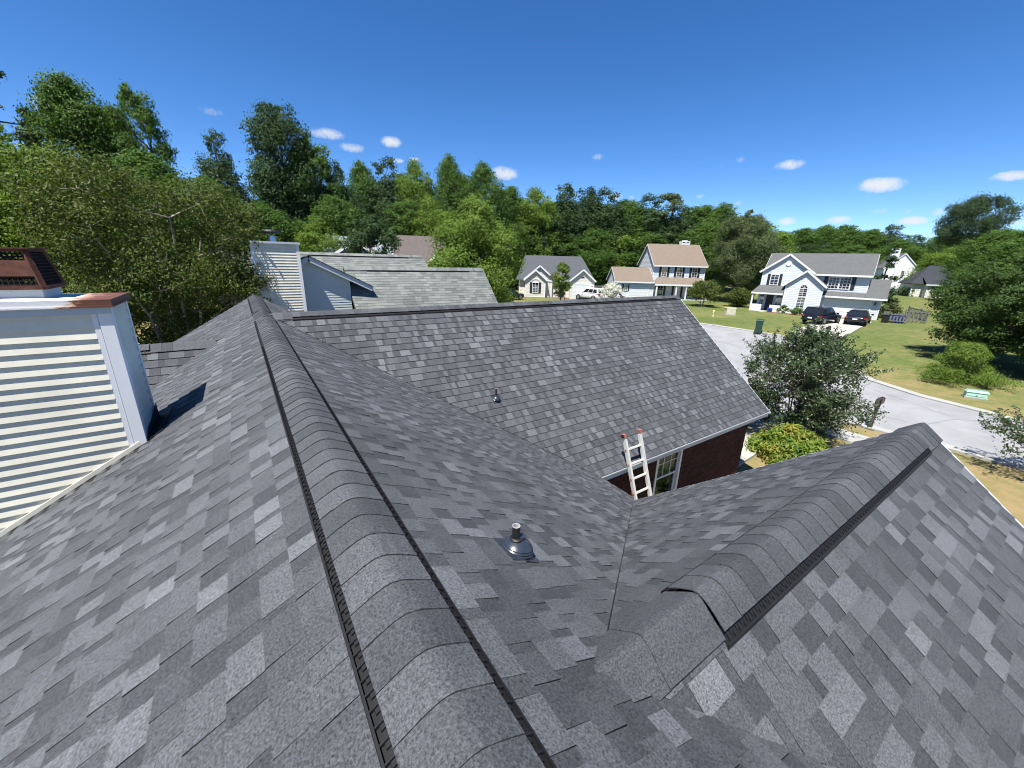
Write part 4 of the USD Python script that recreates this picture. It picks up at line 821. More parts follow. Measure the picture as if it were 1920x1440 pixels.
# two-storey blue-white house with the double garage
h5 = thing('blue_house', 'pale blue two-storey house with two front gables and a double garage', 'house', (54.3, 24.8, .74), -PI / 2 + .25, scale=(.955, 1, 1))
walls(h5, 0, 5.25, 0, 5.6, 0, 4.85, 'blue_white', ('y', 6.75), .2)
walls(h5, 5.25, 10.7, .5, 6.0, 0, 4.6, 'blue_white', ('x', 6.95), .2)
roof_x(h5, 0.2, 10.7, 3.2, 7.0, .1, 6.6, .76, 'roof_mid', oh=.2)
roof_y(h5, 0, 4.2, 2.6, 6.85, 2.65, .72, 'roof_mid', oh=.3)
roof_y(h5, -1.0, 1.5, 4.85, 5.05, 1.95, .8, 'roof_mid', oh=.3); walls(h5, 2.95, 6.75, -1.0, 1, 0, 3.4, 'blue_white', ('y', 4.95), .2)
Fl = frame((0, 0, 0), (1, 0, 0), (0, -1, 0)); F2 = frame((0, -1.0, 0), (1, 0, 0), (0, -1, 0)); Fr = frame((0, .5, 0), (1, 0, 0), (0, -1, 0)); Fgd = frame((0, -.3, 0), (1, 0, 0), (0, -1, 0))
window(h5, Fl, .95, 1.9, 3.15, 4.45, shutters=.3, back='curtain')
wi5 = [(6.95, 8.0), (8.02, 9.07)]
for a, b in wi5: window(h5, Fr, a, b, 3.05, 4.35, cols=3, rows=2)
for x in (6.5, 9.12): obj('shutter', MB().fbox(Fr, x, x + .38, 3.0, 4.4, .01, .05), 'shutter', h5)
window(h5, F2, 4.4, 5.3, .7, 2.0, back='curtain'); window(h5, F2, 4.4, 5.3, 2.0, 3.0, back='curtain')
w = part(h5, 'arched_window'); fan = MB(); gl = MB()
Fa = frame((4.85, -1.0, 3.0), (1, 0, 0), (0, -1, 0)); n = 14
for k in range(n):
    a, b = PI * k / n, PI * (k + 1) / n
    pts = [Fa(r * math.cos(t), r * math.sin(t), o) for o in (.0, .06) for r, t in ((.36, a), (.5, a), (.5, b), (.36, b))]
    fan.hexa([pts[i] for i in (0, 1, 2, 3, 4, 5, 6, 7)]); gl.add([Fa(0, 0, .02), Fa(.36 * math.cos(a), .36 * math.sin(a), .02), Fa(.36 * math.cos(b), .36 * math.sin(b), .02)], [(0, 2, 1), (0, 1, 2)])
for k in range(1, 4): fan.beam(Fa(0, 0, .03), Fa(.36 * math.cos(PI * k / 4), .36 * math.sin(PI * k / 4), .03), .03, .02, (0, -1, 0))
obj('arch_frame', fan, 'white_trim', w); obj('arch_pane', gl, 'dark_room', w)
obj('round_vent', MB().lathe([(.001, .03), (.2, .03), (.24, .05), (.3, .05), (.3, 0), (.001, 0)], 20, (2.6, -.03, 5.75), (0, -1, 0)), 'white_trim', h5)
walls(h5, 6.8, 12.2, -.3, 4.6, 0, 2.3, 'blue_white', None, .2)
garage_door(h5, Fgd, 7.15, 11.35, 0, 2.1)
obj('garage_roof', hip((6.75, -.75, 2.32), (10.75, -.75, 2.32), (10.75, .48, 2.75), (6.75, .48, 2.75)), 'roof_mid', h5)
obj('garage_roof', hip((10.72, -.75, 2.32), (12.6, -.75, 2.32), (12.6, 2.2, 4.25), (10.72, 2.2, 4.25)), 'roof_mid', h5); obj('garage_roof', hip((10.72, 2.2, 4.25), (12.6, 2.2, 4.25), (12.6, 5.2, 2.4), (10.72, 5.2, 2.4)), 'roof_mid', h5)
obj('garage_side', MB().add([(12.2, -.3, 2.2), (12.2, 4.6, 2.2), (12.2, 2.2, 4.1), (12.1, -.3, 2.2), (12.1, 4.6, 2.2), (12.1, 2.2, 4.1)], [(0, 1, 2), (3, 5, 4), (0, 2, 5), (0, 5, 3), (1, 4, 5), (1, 5, 2)]), 'blue_white', h5)
obj('fascia', MB().box(6.7, 12.65, -.79, -.755, 2.12, 2.3), 'white_trim', h5)
obj('wall_lamp', MB().fbox(Fgd, 11.65, 11.8, 1.55, 1.9, .03, .14), 'dark_paint', h5)
obj('porch_roof', hip((-.55, -1.7, 2.3), (2.93, -1.7, 2.3), (2.93, -.03, 3.1), (-.1, -.03, 3.1)), 'roof_mid', h5); obj('porch_fascia', MB().box(-.55, 2.93, -1.73, -1.705, 2.1, 2.28), 'white_trim', h5)
obj('porch_post', MB().box(-.45, -.27, -1.62, -1.45, 0, 2.2), 'white_trim', h5)
obj('porch_rail', MB().box(-.3, .85, -1.6, -1.5, .0, .85), 'white_trim', h5); obj('porch_rail', MB().box(1.75, 2.9, -1.6, -1.5, 0, .85), 'white_trim', h5)
obj('porch_floor', MB().box(-.5, 2.93, -1.7, -.03, -.3, .06), 'porch_floor', h5); obj('porch_step', MB().box(.85, 1.8, -2.3, -1.7, -.3, .03), 'porch_floor', h5)
obj('front_door', MB().fbox(Fl, .95, 1.75, .06, 2.05, .02, .07), 'shutter', h5); window(h5, Fl, 2.0, 2.8, .7, 2.0)
window(h5, Fl, -.0 + .15, .75, .7, 2.0)

# far houses
h6 = thing('gable_house', 'tall plain white house with its gable end and chimney beyond the lawn', 'house', (109.6, 26.9, 1.55), -1.0, scale=(.66, .8, .92))
walls(h6, 0, 8.0, 0, 9, 0, 5.3, 'white_trim', ('y', 8.3), .25)
roof_y(h6, 0, 9, 4.0, 8.45, 4.0, .75, 'roof_mid', oh=.35, ov=.15)
obj('chimney', MB().box(.4, 2.3, -.7, .2, 0, 9.4), 'white_trim', h6)
window(h6, frame((0, 0, 0), (1, 0, 0), (0, -1, 0)), 4.2, 5.0, 3.3, 4.8)
h7 = thing('dark_roofed_house', 'low house with a near-black hipped roof beyond the lawn', 'house', (102.6, 20.6, 1.5), -1.1, scale=(.72, .8, .88))
walls(h7, 0, 12, 0, 8, 0, 2.6, 'beige_siding', None, .25); walls(h7, 2.2, 5.2, -2.2, 1, 0, 2.6, 'beige_siding', None, .25)
for q in (((-.5, -.5, 2.6), (12.5, -.5, 2.6), (9.5, 4, 6.3), (3.4, 4, 6.3)), ((12.5, 8.5, 2.6), (-.5, 8.5, 2.6), (3.4, 4, 6.3), (9.5, 4, 6.3)), ((-.5, 8.5, 2.6), (-.5, -.5, 2.6), (3.4, 4, 6.32), (3.39, 4, 6.32)), ((12.5, -.5, 2.6), (12.5, 8.5, 2.6), (9.5, 4, 6.32), (9.51, 4, 6.32))): obj('roof', hip(*q), 'roof_dark', h7)
obj('roof', hip((1.8, -2.6, 2.55), (5.6, -2.6, 2.55), (5.6, 1, 4.0), (1.8, 1, 4.0)), 'roof_dark', h7); obj('fascia', MB().box(1.7, 5.7, -2.65, -2.61, 2.35, 2.56), 'white_trim', h7)
window(h7, frame((0, -2.2, 0), (1, 0, 0), (0, -1, 0)), 2.8, 4.6, .8, 2.2)

# ------------------------------------------------------------------ vehicles
def car(name, label, loc, head, paint, kind='suv', plate=True):
    """x forward, y left"""
    t = thing(name, label, 'car', (loc[0], loc[1], hgt(*loc[:2]) + (.09 if len(loc) > 2 else .02)), head, scale=(.94, .94, .94))
    L, Wd, H = (4.75, 1.9, 1.68) if kind == 'suv' else (4.65, 1.82, 1.44) if kind == 'sedan' else (4.85, 1.95, 1.85)
    belt = .98 if kind == 'suv' else .9 if kind == 'sedan' else 1.12
    st = np.array([-.5, -.485, -.44, -.34, -.2, 0, .2, .34, .43, .48, .5]) * L
    hw = np.array([.72, .86, .95, 1, 1, 1, 1, .99, .94, .84, .62]) * Wd / 2
    zb = np.array([.42, .34, .3, .26, .26, .26, .26, .26, .28, .32, .42]); hood = .86 if kind != 'sedan' else .78
    zt = np.array([belt - .22, belt - .06, belt, belt, belt, belt, belt - .02, hood + .06, hood, hood - .08, hood - .26])
    th = np.arange(20) * 2 * PI / 20; ex = .45
    cy, sz = np.sign(np.cos(th)) * np.abs(np.cos(th)) ** ex, np.sign(np.sin(th)) * np.abs(np.sin(th)) ** ex
    V = np.vstack([np.c_[np.full(20, x), w * cy * (1 - .06 * np.clip(sz, 0, 1)), (a + b) / 2 + (b - a) / 2 * sz] for x, w, a, b in zip(st, hw, zb, zt)]); F = []
    for i in range(len(st) - 1):
        for k in range(20): a, b, c, d = i * 20 + k, i * 20 + (k + 1) % 20, (i + 1) * 20 + (k + 1) % 20, (i + 1) * 20 + k; F += [(a, b, c), (a, c, d)]
    F += [(0, k + 1, k) for k in range(1, 19)] + [((len(st) - 1) * 20, (len(st) - 1) * 20 + k, (len(st) - 1) * 20 + k + 1) for k in range(1, 19)]
    obj('body', (V, np.array(F)[:, ::-1]), paint, t, smooth=40)
    if kind == 'sedan': bx = (-.40 * L, .2 * L); tx = (-.22 * L, .03 * L)
    else: bx = (-.478 * L, .2 * L); tx = (-.40 * L, .04 * L)
    wb_, wt = Wd / 2 * .95, Wd / 2 * .74
    def ring(x0, x1, w, z, n=6): return [(x0, -w, z), (x1, -w * .93, z), (x1 + .05, 0, z), (x1, w * .93, z), (x0, w, z), (x0 - .04, 0, z)]
    b, m_, tp = ring(*bx, wb_, belt - .04), ring(tx[0] - .02, tx[1] + .04, wt * 1.05, H - .07), ring(tx[0] + .08, tx[1] - .06, wt * .86, H)
    V = np.array(b + m_ + tp); F = []
    for i in range(2):
        for k in range(6): a, c, d, e = i * 6 + k, i * 6 + (k + 1) % 6, (i + 1) * 6 + (k + 1) % 6, (i + 1) * 6 + k; F += [(a, c, d), (a, d, e)]
    F += [(12, 12 + k, 13 + k) for k in range(1, 5)]
    obj('cabin', (V, np.array(F)), paint, t, smooth=25)
    def glass(quad, f0=.1, f1=.86, s0=.08, s1=.92, name='window'):
        q4 = np.array(quad, float); bl = lambda s, f: (q4[0] * (1 - s) + q4[1] * s) * (1 - f) + (q4[3] * (1 - s) + q4[2] * s) * f
        p = [bl(s0, f0), bl(s1, f0), bl(s1, f1), bl(s0, f1)]; n = np.cross(p[1] - p[0], p[3] - p[0]); n /= np.linalg.norm(n); c = (p[0] + p[2]) / 2 - np.array([(bx[0] + bx[1]) / 2, 0, belt]); n = n if np.dot(n, c) > 0 else -n
        if np.dot(np.cross(p[1] - p[0], p[3] - p[0]), n) < 0: p = p[::-1]
        obj(name, MB().hexa([x - n * .01 for x in p] + [x + n * .008 for x in p]), 'car_glass', t)
    B, U = np.array(b), np.array(m_)
    glass((B[4], B[5], U[5], U[4]), .14, .9, .1, 1.0, 'rear_window'); glass((B[5], B[0], U[0], U[5]), .14, .9, 0, .9, 'rear_window')
    glass((B[1], B[2], U[2], U[1]), .1, .92, .06, 1.0, 'windscreen'); glass((B[2], B[3], U[3], U[2]), .1, .92, 0, .94, 'windscreen')
    for s in ((0, 1), (4, 3)):
        for a, c in ((.1, .34), (.37, .64), (.67, .93)): glass((B[s[0]], B[s[1]], U[s[1]], U[s[0]]), .16, .86, a, c, 'side_window')
    wr = .36 if kind != 'sedan' else .33
    for x in (-.29 * L, .3 * L):
        for s in (-1, 1):
            w = obj('wheel', MB().lathe([(.001, -.11), (wr * .9, -.11), (wr, -.07), (wr, .07), (wr * .9, .11), (.001, .11)], 24, (x, s * (Wd / 2 - .1), wr), (0, 1, 0)), 'tyre', t)
            obj('rim', MB().lathe([(.001, 0), (wr * .62, 0), (wr * .66, .012), (.001, .02)], 18, (x, s * (Wd / 2 + .012), wr), (0, s, 0)), 'rim', w)
            obj('wheel_arch', MB().lathe([(wr * 1.02, -.02), (wr * 1.22, -.02), (wr * 1.22, .012), (wr * 1.02, .012)], 24, (x, s * (Wd / 2 - .012), wr), (0, s, 0)), 'dark_paint', t)
    xb = -.5 * L
    for s in (-1, 1):
        obj('tail_light', MB().box(xb + .02, xb + .16, s * Wd * .43 - .2, s * Wd * .43 + .08, belt - .26, belt - .1), 'tail_light', t)
        obj('mirror', MB().box(.13 * L, .13 * L + .12, s * (Wd / 2 + .1) - .1, s * (Wd / 2 + .1) + .1, belt - .01, belt + .15), paint, t)
        obj('headlight', MB().box(.455 * L, .475 * L, s * Wd * .36 - .16, s * Wd * .36 + .16, hood - .2, hood - .08), 'chrome', t)
    obj('bumper', MB().box(xb - .03, xb + .2, -Wd * .44, Wd * .44, .36, .52), paint, t)
    obj('number_plate', MB().box(xb - .045, xb - .028, -.2, .2, .55, .68), 'plate', t)
    return t
car('parked_car', 'dark car almost hidden behind the garage roof end and the multi-stemmed tree', (13.75, 7.55, 1), PI, 'car_navy', 'suv')
car('estate_car', 'dark blue crossover car parked at an angle before the double garage', (47.6, 15.4, 1), -.1, 'car_navy', 'suv')
car('saloon_car', 'black saloon car parked squarely before the right half of the garage', (50.6, 13.35, 1), .16, 'car_black', 'sedan')
car('white_suv', 'white off-road car parked in front of the cream one-storey house', (41.9, 42.2), 1.72, 'car_white', 'big')
car('saloon_car', 'dark saloon car half hidden behind our roof ridge, right of the white car', (44.6, 40.6), 1.3, 'car_navy', 'sedan')
car('saloon_car', 'dark car in shade below the bright maple, left of the cream house', (30.6, 46.4), .1, 'car_black', 'suv')

# ------------------------------------------------------------------ trees
def leaves(C, N, size, seed, up=.35, aspect=.55, jit=.75):
    """one small folded leaf face for each centre C with rough normal N"""
    r = np.random.default_rng(seed); n = len(C)
    nn = N + r.normal(0, jit, (n, 3)) + np.array([0, 0, up]); nn /= np.linalg.norm(nn, axis=1)[:, None]
    t = np.cross(nn, r.normal(0, 1, (n, 3))); t /= np.linalg.norm(t, axis=1)[:, None] + 1e-9; b = np.cross(nn, t)
    s = size * r.uniform(.65, 1.35, (n, 1)); fold = nn * s * .22
    V = np.stack([C + t * s + fold * .3, C + b * s * aspect - fold, C - t * s + fold * .3, C - b * s * aspect - fold], 1).reshape(-1, 3)
    k = np.arange(n)[:, None] * 4
    F = np.hstack([k, k + 1, k + 2, k, k + 2, k + 3]).reshape(-1, 3)
    return V, F, np.repeat(r.random(n), 4)
PROF = {'round': lambda t: np.sqrt(np.clip(1 - (2 * t - .95) ** 2, .02, 1)), 'tall': lambda t: np.clip(np.minimum(t * 5 + .35, 1) * (1 - t ** 3.2) ** .6 + .06, .05, 1), 'cone': lambda t: np.clip(1.02 - t, .06, 1) ** .8,
        'column': lambda t: np.clip(np.minimum(t * 4 + .6, 1) * np.sqrt(np.clip(1 - t ** 7, 0, 1)), .15, 1), 'umbrella': lambda t: np.clip(.45 + .75 * np.sin(PI * np.clip(t, 0, 1) ** .8), .1, 1), 'vase': lambda t: np.clip(.32 + .9 * t ** .8 - .75 * np.clip(t - .72, 0, 1) * 2.2, .12, 1), 'ground': lambda t: np.clip(1 - t ** 2, .05, 1) ** .5}
def grow(seed, H, R, bottom, prof, n_lobes, per_lobe, n_leaf, size, lobe=(.26, .42), flat_=.85, spread=.22, stems=1, trunk_r=None, gaps=0.0, up=.35, lean=0.0, fill=.12, aspect=.55, twig_len=0.0):
    """returns (leaf mesh, wood mesh); crown built lobe by lobe on limbs from the trunk"""
    r = np.random.default_rng(seed); P = PROF[prof]; z0 = H * bottom; hc = H - z0
    tr = trunk_r or H * .016 + .03
    ts = np.sort(np.r_[r.uniform(0.02, .98, n_lobes - 2), .93, .8]); lobes = []
    for i, t in enumerate(ts):
        a = i * 2.39996 + r.uniform(-.5, .5); lr_ = R * r.uniform(*lobe) * (.55 + .5 * float(P(t))); rad = max(R * float(P(t)) * r.uniform(.78, 1.06) - lr_ * .75, 0)
        c = np.array([rad * math.cos(a) + lean * t, rad * math.sin(a), z0 + hc * t * (1 - lr_ * .5 / hc)]); lobes.append((c, lr_))
    wood = MB(); stemtops = []
    for s in range(stems):
        if stems == 1: b = np.zeros(3); top = np.array([lean * .7 + r.uniform(-.04, .04) * H, r.uniform(-.04, .04) * H, z0 + hc * .86])
        else:
            a = s * 2 * PI / stems + r.uniform(-.3, .3); b = np.array([math.cos(a), math.sin(a), 0]) * tr * 1.6; top = np.array([math.cos(a), math.sin(a), 0]) * R * .5 * r.uniform(.5, 1.1) + [0, 0, z0 + hc * r.uniform(.6, .85)]
        k = 7; f = np.linspace(0, 1, k)[:, None]; pts = b + (top - b) * np.hstack([f ** (1.0 if stems == 1 else 1.5), f ** (1.0 if stems == 1 else 1.5), f]) + r.normal(0, .012 * H, (k, 3)) * f * (1 - f) * 3
        pts[0, 2] = -.25; wood.tube(pts, tr * (1 - .8 * f[:, 0]) * (1 if stems == 1 else .6), 7); stemtops.append(pts)
    Cs, Ns = [], []
    tot = sum(l * l for _, l in lobes)
    for c, l in lobes:
        st = stemtops[int(np.argmin([np.linalg.norm(s[-2] - c) for s in stemtops]))]
        j = int(np.argmin([abs(p[2] - (c[2] - .55 * np.linalg.norm(p[:2] - c[:2]))) for p in st])); p0 = st[j]
        mid = (p0 + c) / 2 + r.normal(0, .06, 3) * l - [0, 0, .1 * l]
        br = np.vstack([p0, mid, c]); wr = tr * .42 * (1 - .6 * j / len(st)); wood.tube(br, [wr, wr * .65, wr * .3], 5)
        m = max(5, int(per_lobe * l * l / (tot / len(lobes))))
        d = r.normal(0, 1, (m, 3)); d[:, 2] = d[:, 2] * .9 + .25; d /= np.linalg.norm(d, axis=1)[:, None]
        keep = r.random(m) > gaps; d = d[keep]; m = len(d)
        cp = c + d * [1, 1, flat_] * l * r.uniform(.7, 1.08, (m, 1))
        for q in cp[:: max(1, m // 7)]: wood.tube(np.vstack([c, (c + q) / 2 + r.normal(0, .05 * l, 3), q]), [wr * .3, wr * .2, wr * .08], 4)
        nl = max(3, int(n_leaf * l * l / tot / m))
        off = r.normal(0, 1, (m, nl, 3)) * np.array([1, 1, .75]) * l * spread
        Cs.append((cp[:, None] + off).reshape(-1, 3)); Ns.append((d[:, None] * .9 + off / (l * spread) * .35).reshape(-1, 3))
        if twig_len:
            for q, dd in zip(cp[::3], d[::3]):
                k = 14; e = dd + r.normal(0, .3, 3); e[2] += .35; e /= np.linalg.norm(e); ln_ = twig_len * r.uniform(.4, 1.1)
                pp = q + e * np.linspace(0, ln_, k)[:, None]; wood.tube(pp[[0, k // 2, k - 1]], [.008, .006, .003], 3)
                Cs.append((pp[:, None] + r.normal(0, size * .8, (k, 2, 3))).reshape(-1, 3)); Ns.append(np.repeat(e[None] * .2, 2 * k, 0))
        if fill:
            ni = int(nl * m * fill); Cs.append(c + r.normal(0, .42, (ni, 3)) * l); Ns.append(r.normal(0, 1, (ni, 3)))
    C, N = np.vstack(Cs), np.vstack(Ns); ok = C[:, 2] > .05
    return leaves(C[ok], N[ok], size, seed + 1, up, aspect), wood
protos = {}
def proto(key, leafm, barkm, **kw):
    c = stage.CreateClassPrim('/World/' + key)
    lf, wd = grow(**kw)
    obj('trunk', wd, barkm, c); obj('crown', lf, leafm, c)
    protos[key] = (c, kw['H'], kw['R'])
def plant(key, x, y, H, R, label, group=None, name='tree', cat='tree', rz=None, dz=0):
    c, h0, r0 = protos[key]
    s = thing(name, label, cat, (x, y, float(hgt(x, y)) + dz), float(np.random.default_rng(abs(hash((round(x, 2), round(y, 2)))) % 9999).uniform(0, 6.28)) if rz is None else rz, group, scale=(R / r0, R / r0, H / h0))
    s.GetReferences().AddInternalReference(c.GetPath()); s.SetInstanceable(True)
    return s
proto('class_forest_a', 'leaf_forest', 'bark', seed=101, H=19, R=4.4, bottom=.03, prof='tall', n_lobes=44, per_lobe=34, n_leaf=36000, flat_=1.1, lobe=(.3, .46), size=.135, gaps=.12)
proto('class_forest_b', 'leaf_forest', 'bark', seed=102, H=18, R=4.6, bottom=.03, prof='round', n_lobes=40, per_lobe=36, n_leaf=36000, flat_=1.1, lobe=(.3, .46), size=.135, gaps=.1)
proto('class_forest_c', 'leaf_forest', 'bark', seed=103, H=20, R=4.0, bottom=.15, prof='tall', n_lobes=34, per_lobe=30, n_leaf=26000, flat_=1.2, size=.13, gaps=.3, lobe=(.22, .36))
proto('class_bright', 'leaf_bright', 'bark', seed=104, H=13, R=4.2, bottom=.03, prof='round', n_lobes=36, per_lobe=36, n_leaf=26000, size=.13, gaps=.08)
proto('class_dark', 'leaf_dark', 'bark', seed=105, H=20, R=3.8, bottom=.02, prof='tall', n_lobes=40, per_lobe=34, n_leaf=34000, size=.135, gaps=.1, flat_=1.15, lobe=(.3, .46))
proto('class_airy', 'leaf_grey', 'bark', seed=106, H=20, R=4.2, bottom=.35, prof='round', n_lobes=22, per_lobe=26, n_leaf=14000, size=.135, gaps=.35, lobe=(.2, .34), fill=.05)
proto('class_pine', 'leaf_pine', 'bark', seed=117, H=22, R=8, bottom=.52, prof='umbrella', n_lobes=34, per_lobe=40, n_leaf=30000, size=.18, flat_=.5, gaps=.12, lean=1.8, lobe=(.2, .36), aspect=.5)
proto('class_conical', 'leaf_pine', 'bark', seed=108, H=16, R=3.4, bottom=.04, prof='cone', n_lobes=30, per_lobe=26, n_leaf=18000, size=.14, flat_=.6, gaps=.12, aspect=.4)
proto('class_tower', 'leaf_dark', 'bark', seed=120, H=20, R=3.9, bottom=.02, prof='column', n_lobes=64, per_lobe=40, n_leaf=62000, size=.115, gaps=.04, flat_=1.2, lobe=(.3, .46))
F3 = 'trees of the wood beyond the houses'

def single(name, label, cat, x, y, leafm, barkm, rz=0, group=None, dz=0, **kw):
    t = thing(name, label, cat, (x, y, float(hgt(x, y)) + dz), rz, group)
    lf, wd = grow(**kw); obj('trunk' if cat == 'tree' else 'stem', wd, barkm, t); obj('crown' if cat == 'tree' else 'foliage', lf, leafm, t)
    return t
# near trees
single('crape_myrtle', 'large olive-leaved tree with pale branches between the chimney and the house next door', 'tree', -2.2, 17.8, 'leaf_olive', 'pale_bark', seed=201, H=8.5, R=3.3, bottom=.22, prof='vase', n_lobes=34, per_lobe=60, n_leaf=80000, size=.044, stems=6, trunk_r=.13, gaps=.36, spread=.2, lobe=(.24, .4), fill=.06, twig_len=.5)
single('crape_myrtle', 'low olive-leaved tree right behind the sided chimney', 'tree', -6.6, 13.8, 'leaf_olive', 'pale_bark', seed=202, H=5.0, R=2.3, bottom=.15, prof='round', n_lobes=24, per_lobe=50, n_leaf=60000, size=.042, stems=4, trunk_r=.11, gaps=.15, spread=.2, fill=.06, twig_len=.35)
single('crape_myrtle', 'multi-stemmed dark green small tree beside the garage drive', 'tree', 16.05, 5.3, 'leaf_crape', 'bark', seed=203, H=4.1, R=2.0, bottom=.14, prof='round', n_lobes=30, per_lobe=46, n_leaf=30000, size=.042, stems=7, trunk_r=.06, gaps=.2, spread=.22, lobe=(.22, .36), fill=.05, twig_len=.62)
single('maple_tree', 'bright green dense maple behind the right end of the next-door roof', 'tree', 15.3, 28.2, 'leaf_bright', 'bark', seed=204, H=10.3, R=3.6, bottom=.08, prof='round', n_lobes=34, per_lobe=46, n_leaf=52000, size=.085, gaps=.08)
single('cedar_tree', 'round dark cedar in front of the brown-roofed house', 'tree', 8.9, 33.4, 'leaf_dark', 'bark', seed=205, H=8.9, R=2.7, bottom=.05, prof='round', n_lobes=30, per_lobe=44, n_leaf=26000, size=.09, gaps=.06, lobe=(.24, .36))
single('oak_tree', 'broad grey-green tree between the white house and the blue house', 'tree', 62.5, 32.0, 'leaf_grey', 'bark', seed=206, H=13.0, R=5.0, bottom=.06, prof='round', n_lobes=34, per_lobe=44, n_leaf=50000, size=.1, gaps=.08, up=.0, lobe=(.2, .34))
single('lawn_tree', 'large dark leafy tree at the right edge of the far lawn', 'tree', 38.9, 3.2, 'leaf_lawn', 'bark', seed=207, H=6.9, R=3.6, bottom=.12, prof='round', n_lobes=46, per_lobe=44, n_leaf=52000, size=.07, gaps=.3, flat_=.42, lobe=(.2, .34), spread=.18)
single('lawn_tree', 'lower leafy tree half out of frame beside the dark lawn tree', 'tree', 36.0, .1, 'leaf_lawn', 'bark', seed=208, H=6.0, R=3.0, bottom=.1, prof='round', n_lobes=36, per_lobe=40, n_leaf=40000, size=.07, gaps=.3, flat_=.45, lobe=(.22, .36))
single('spreading_conifer', 'low spreading bright green conifer on the lawn by the pale green cabinet', 'shrub', 31.6, 3.4, 'leaf_bright', 'bark', seed=209, H=2.5, R=2.1, bottom=.06, prof='cone', n_lobes=15, per_lobe=30, n_leaf=15000, size=.06, flat_=.13, lobe=(.36, .56), aspect=.3, gaps=.3, spread=.16, fill=.02)
single('overhanging_tree', 'dark small-leaved tree mostly out of frame at the right kerb', 'tree', 19.6, -.6, 'leaf_crape', 'bark', seed=210, H=2.2, R=1.75, bottom=.25, prof='round', n_lobes=16, per_lobe=20, n_leaf=3500, size=.045, stems=5, trunk_r=.06, gaps=.3, lobe=(.2, .34), twig_len=.7)
single('croton_bush', 'low bush with yellow, orange and green leaves beside the brick wall', 'shrub', 14.35, 4.55, 'leaf_yellow', 'bark', seed=211, H=1.1, R=1.15, bottom=.02, prof='ground', n_lobes=26, per_lobe=40, n_leaf=7000, size=.085, aspect=.3, lobe=(.24, .36), gaps=.05, stems=4, trunk_r=.03)
single('courtyard_shrub', 'green leafy shrub tips against the brick wall of the courtyard', 'shrub', 8.9, 4.1, 'leaf_bright', 'bark', seed=212, H=.75, R=.5, bottom=.1, prof='vase', n_lobes=10, per_lobe=14, n_leaf=700, size=.05, stems=4, trunk_r=.02, aspect=.25)
# small trees and shrubs by the far houses
single('small_tree', 'small round tree with a pale forked trunk on the lawn of the white house', 'tree', 50.9, 30.1, 'leaf_olive', 'pale_bark', seed=213, H=3.3, R=2.15, bottom=.3, prof='umbrella', n_lobes=18, per_lobe=26, n_leaf=6500, size=.09, stems=3, trunk_r=.09, flat_=.7)
single('flowering_tree', 'small white-flowering tree in front of the attached garage', 'tree', 41.0, 37.2, 'blossom', 'pale_bark', seed=214, H=2.7, R=1.4, bottom=.25, prof='umbrella', n_lobes=14, per_lobe=20, n_leaf=2200, size=.08, stems=3, trunk_r=.05)
single('sapling', 'slender young tree in front of the cream one-storey house', 'tree', 33.9, 39.4, 'leaf_lime', 'bark', seed=215, H=5.2, R=1.4, bottom=.2, prof='round', n_lobes=18, per_lobe=22, n_leaf=4200, size=.09, gaps=.2)
single('round_bush', 'olive rounded bush at the left corner of the blue house', 'shrub', 55.6, 27.8, 'leaf_olive', 'bark', seed=216, H=2.6, R=1.7, bottom=.03, prof='round', n_lobes=18, per_lobe=24, n_leaf=6500, size=.09)
single('yellow_green_bush', 'yellow-green round bush beside the far plain gable', 'shrub', 107.5, 20.9, 'leaf_lime', 'bark', seed=217, H=4.2, R=2.4, bottom=.05, prof='round', n_lobes=16, per_lobe=20, n_leaf=4000, size=.16)
single('hedge', 'dark clipped hedge below the far plain gable', 'hedge', 105.3, 20.9, 'leaf_dark', 'bark', seed=218, H=1.8, R=3.0, bottom=.05, prof='ground', n_lobes=18, per_lobe=20, n_leaf=4500, size=.14)
single('leaning_pine', 'thin layered conifer between the blue house and the plain gable', 'tree', 71.0, 17.0, 'leaf_pine', 'bark', seed=219, H=8.2, R=2.2, bottom=.1, prof='cone', n_lobes=20, per_lobe=16, n_leaf=4500, size=.12, flat_=.4, gaps=.2)
single('dark_bush', 'dark bush in front of the near-black hipped roof', 'shrub', 70.5, 9.0, 'leaf_dark', 'bark', seed=220, H=2.6, R=2.5, bottom=.03, prof='ground', n_lobes=18, per_lobe=24, n_leaf=6500, size=.11)
single('deck_bush', 'pale green bush behind the grey fence', 'shrub', 60.5, 13.2, 'leaf_grey', 'bark', seed=221, H=1.8, R=1.2, bottom=.03, prof='ground', n_lobes=12, per_lobe=18, n_leaf=2500, size=.08)
for i, (x, y, l) in enumerate([(53.2, 21.2, 'first foundation shrub, left of the tall arched window'), (53.0, 19.7, 'foundation shrub below the tall arched window'), (52.9, 18.4, 'foundation shrub right of the tall arched window, by the dark crossover')]):
    single('foundation_shrub', l, 'shrub', x, y, 'leaf_forest', 'bark', seed=230 + i, H=.95 - .1 * i, R=.65, bottom=.02, prof='round', n_lobes=10, per_lobe=14, n_leaf=1200, size=.06)
obj('flower_bed', drape(Polygon([(52.4, 23), (52.5, 18.0), (53.4, 18.0), (53.4, 23)]), .03, .5, .05), 'mulch', None, kind='structure')

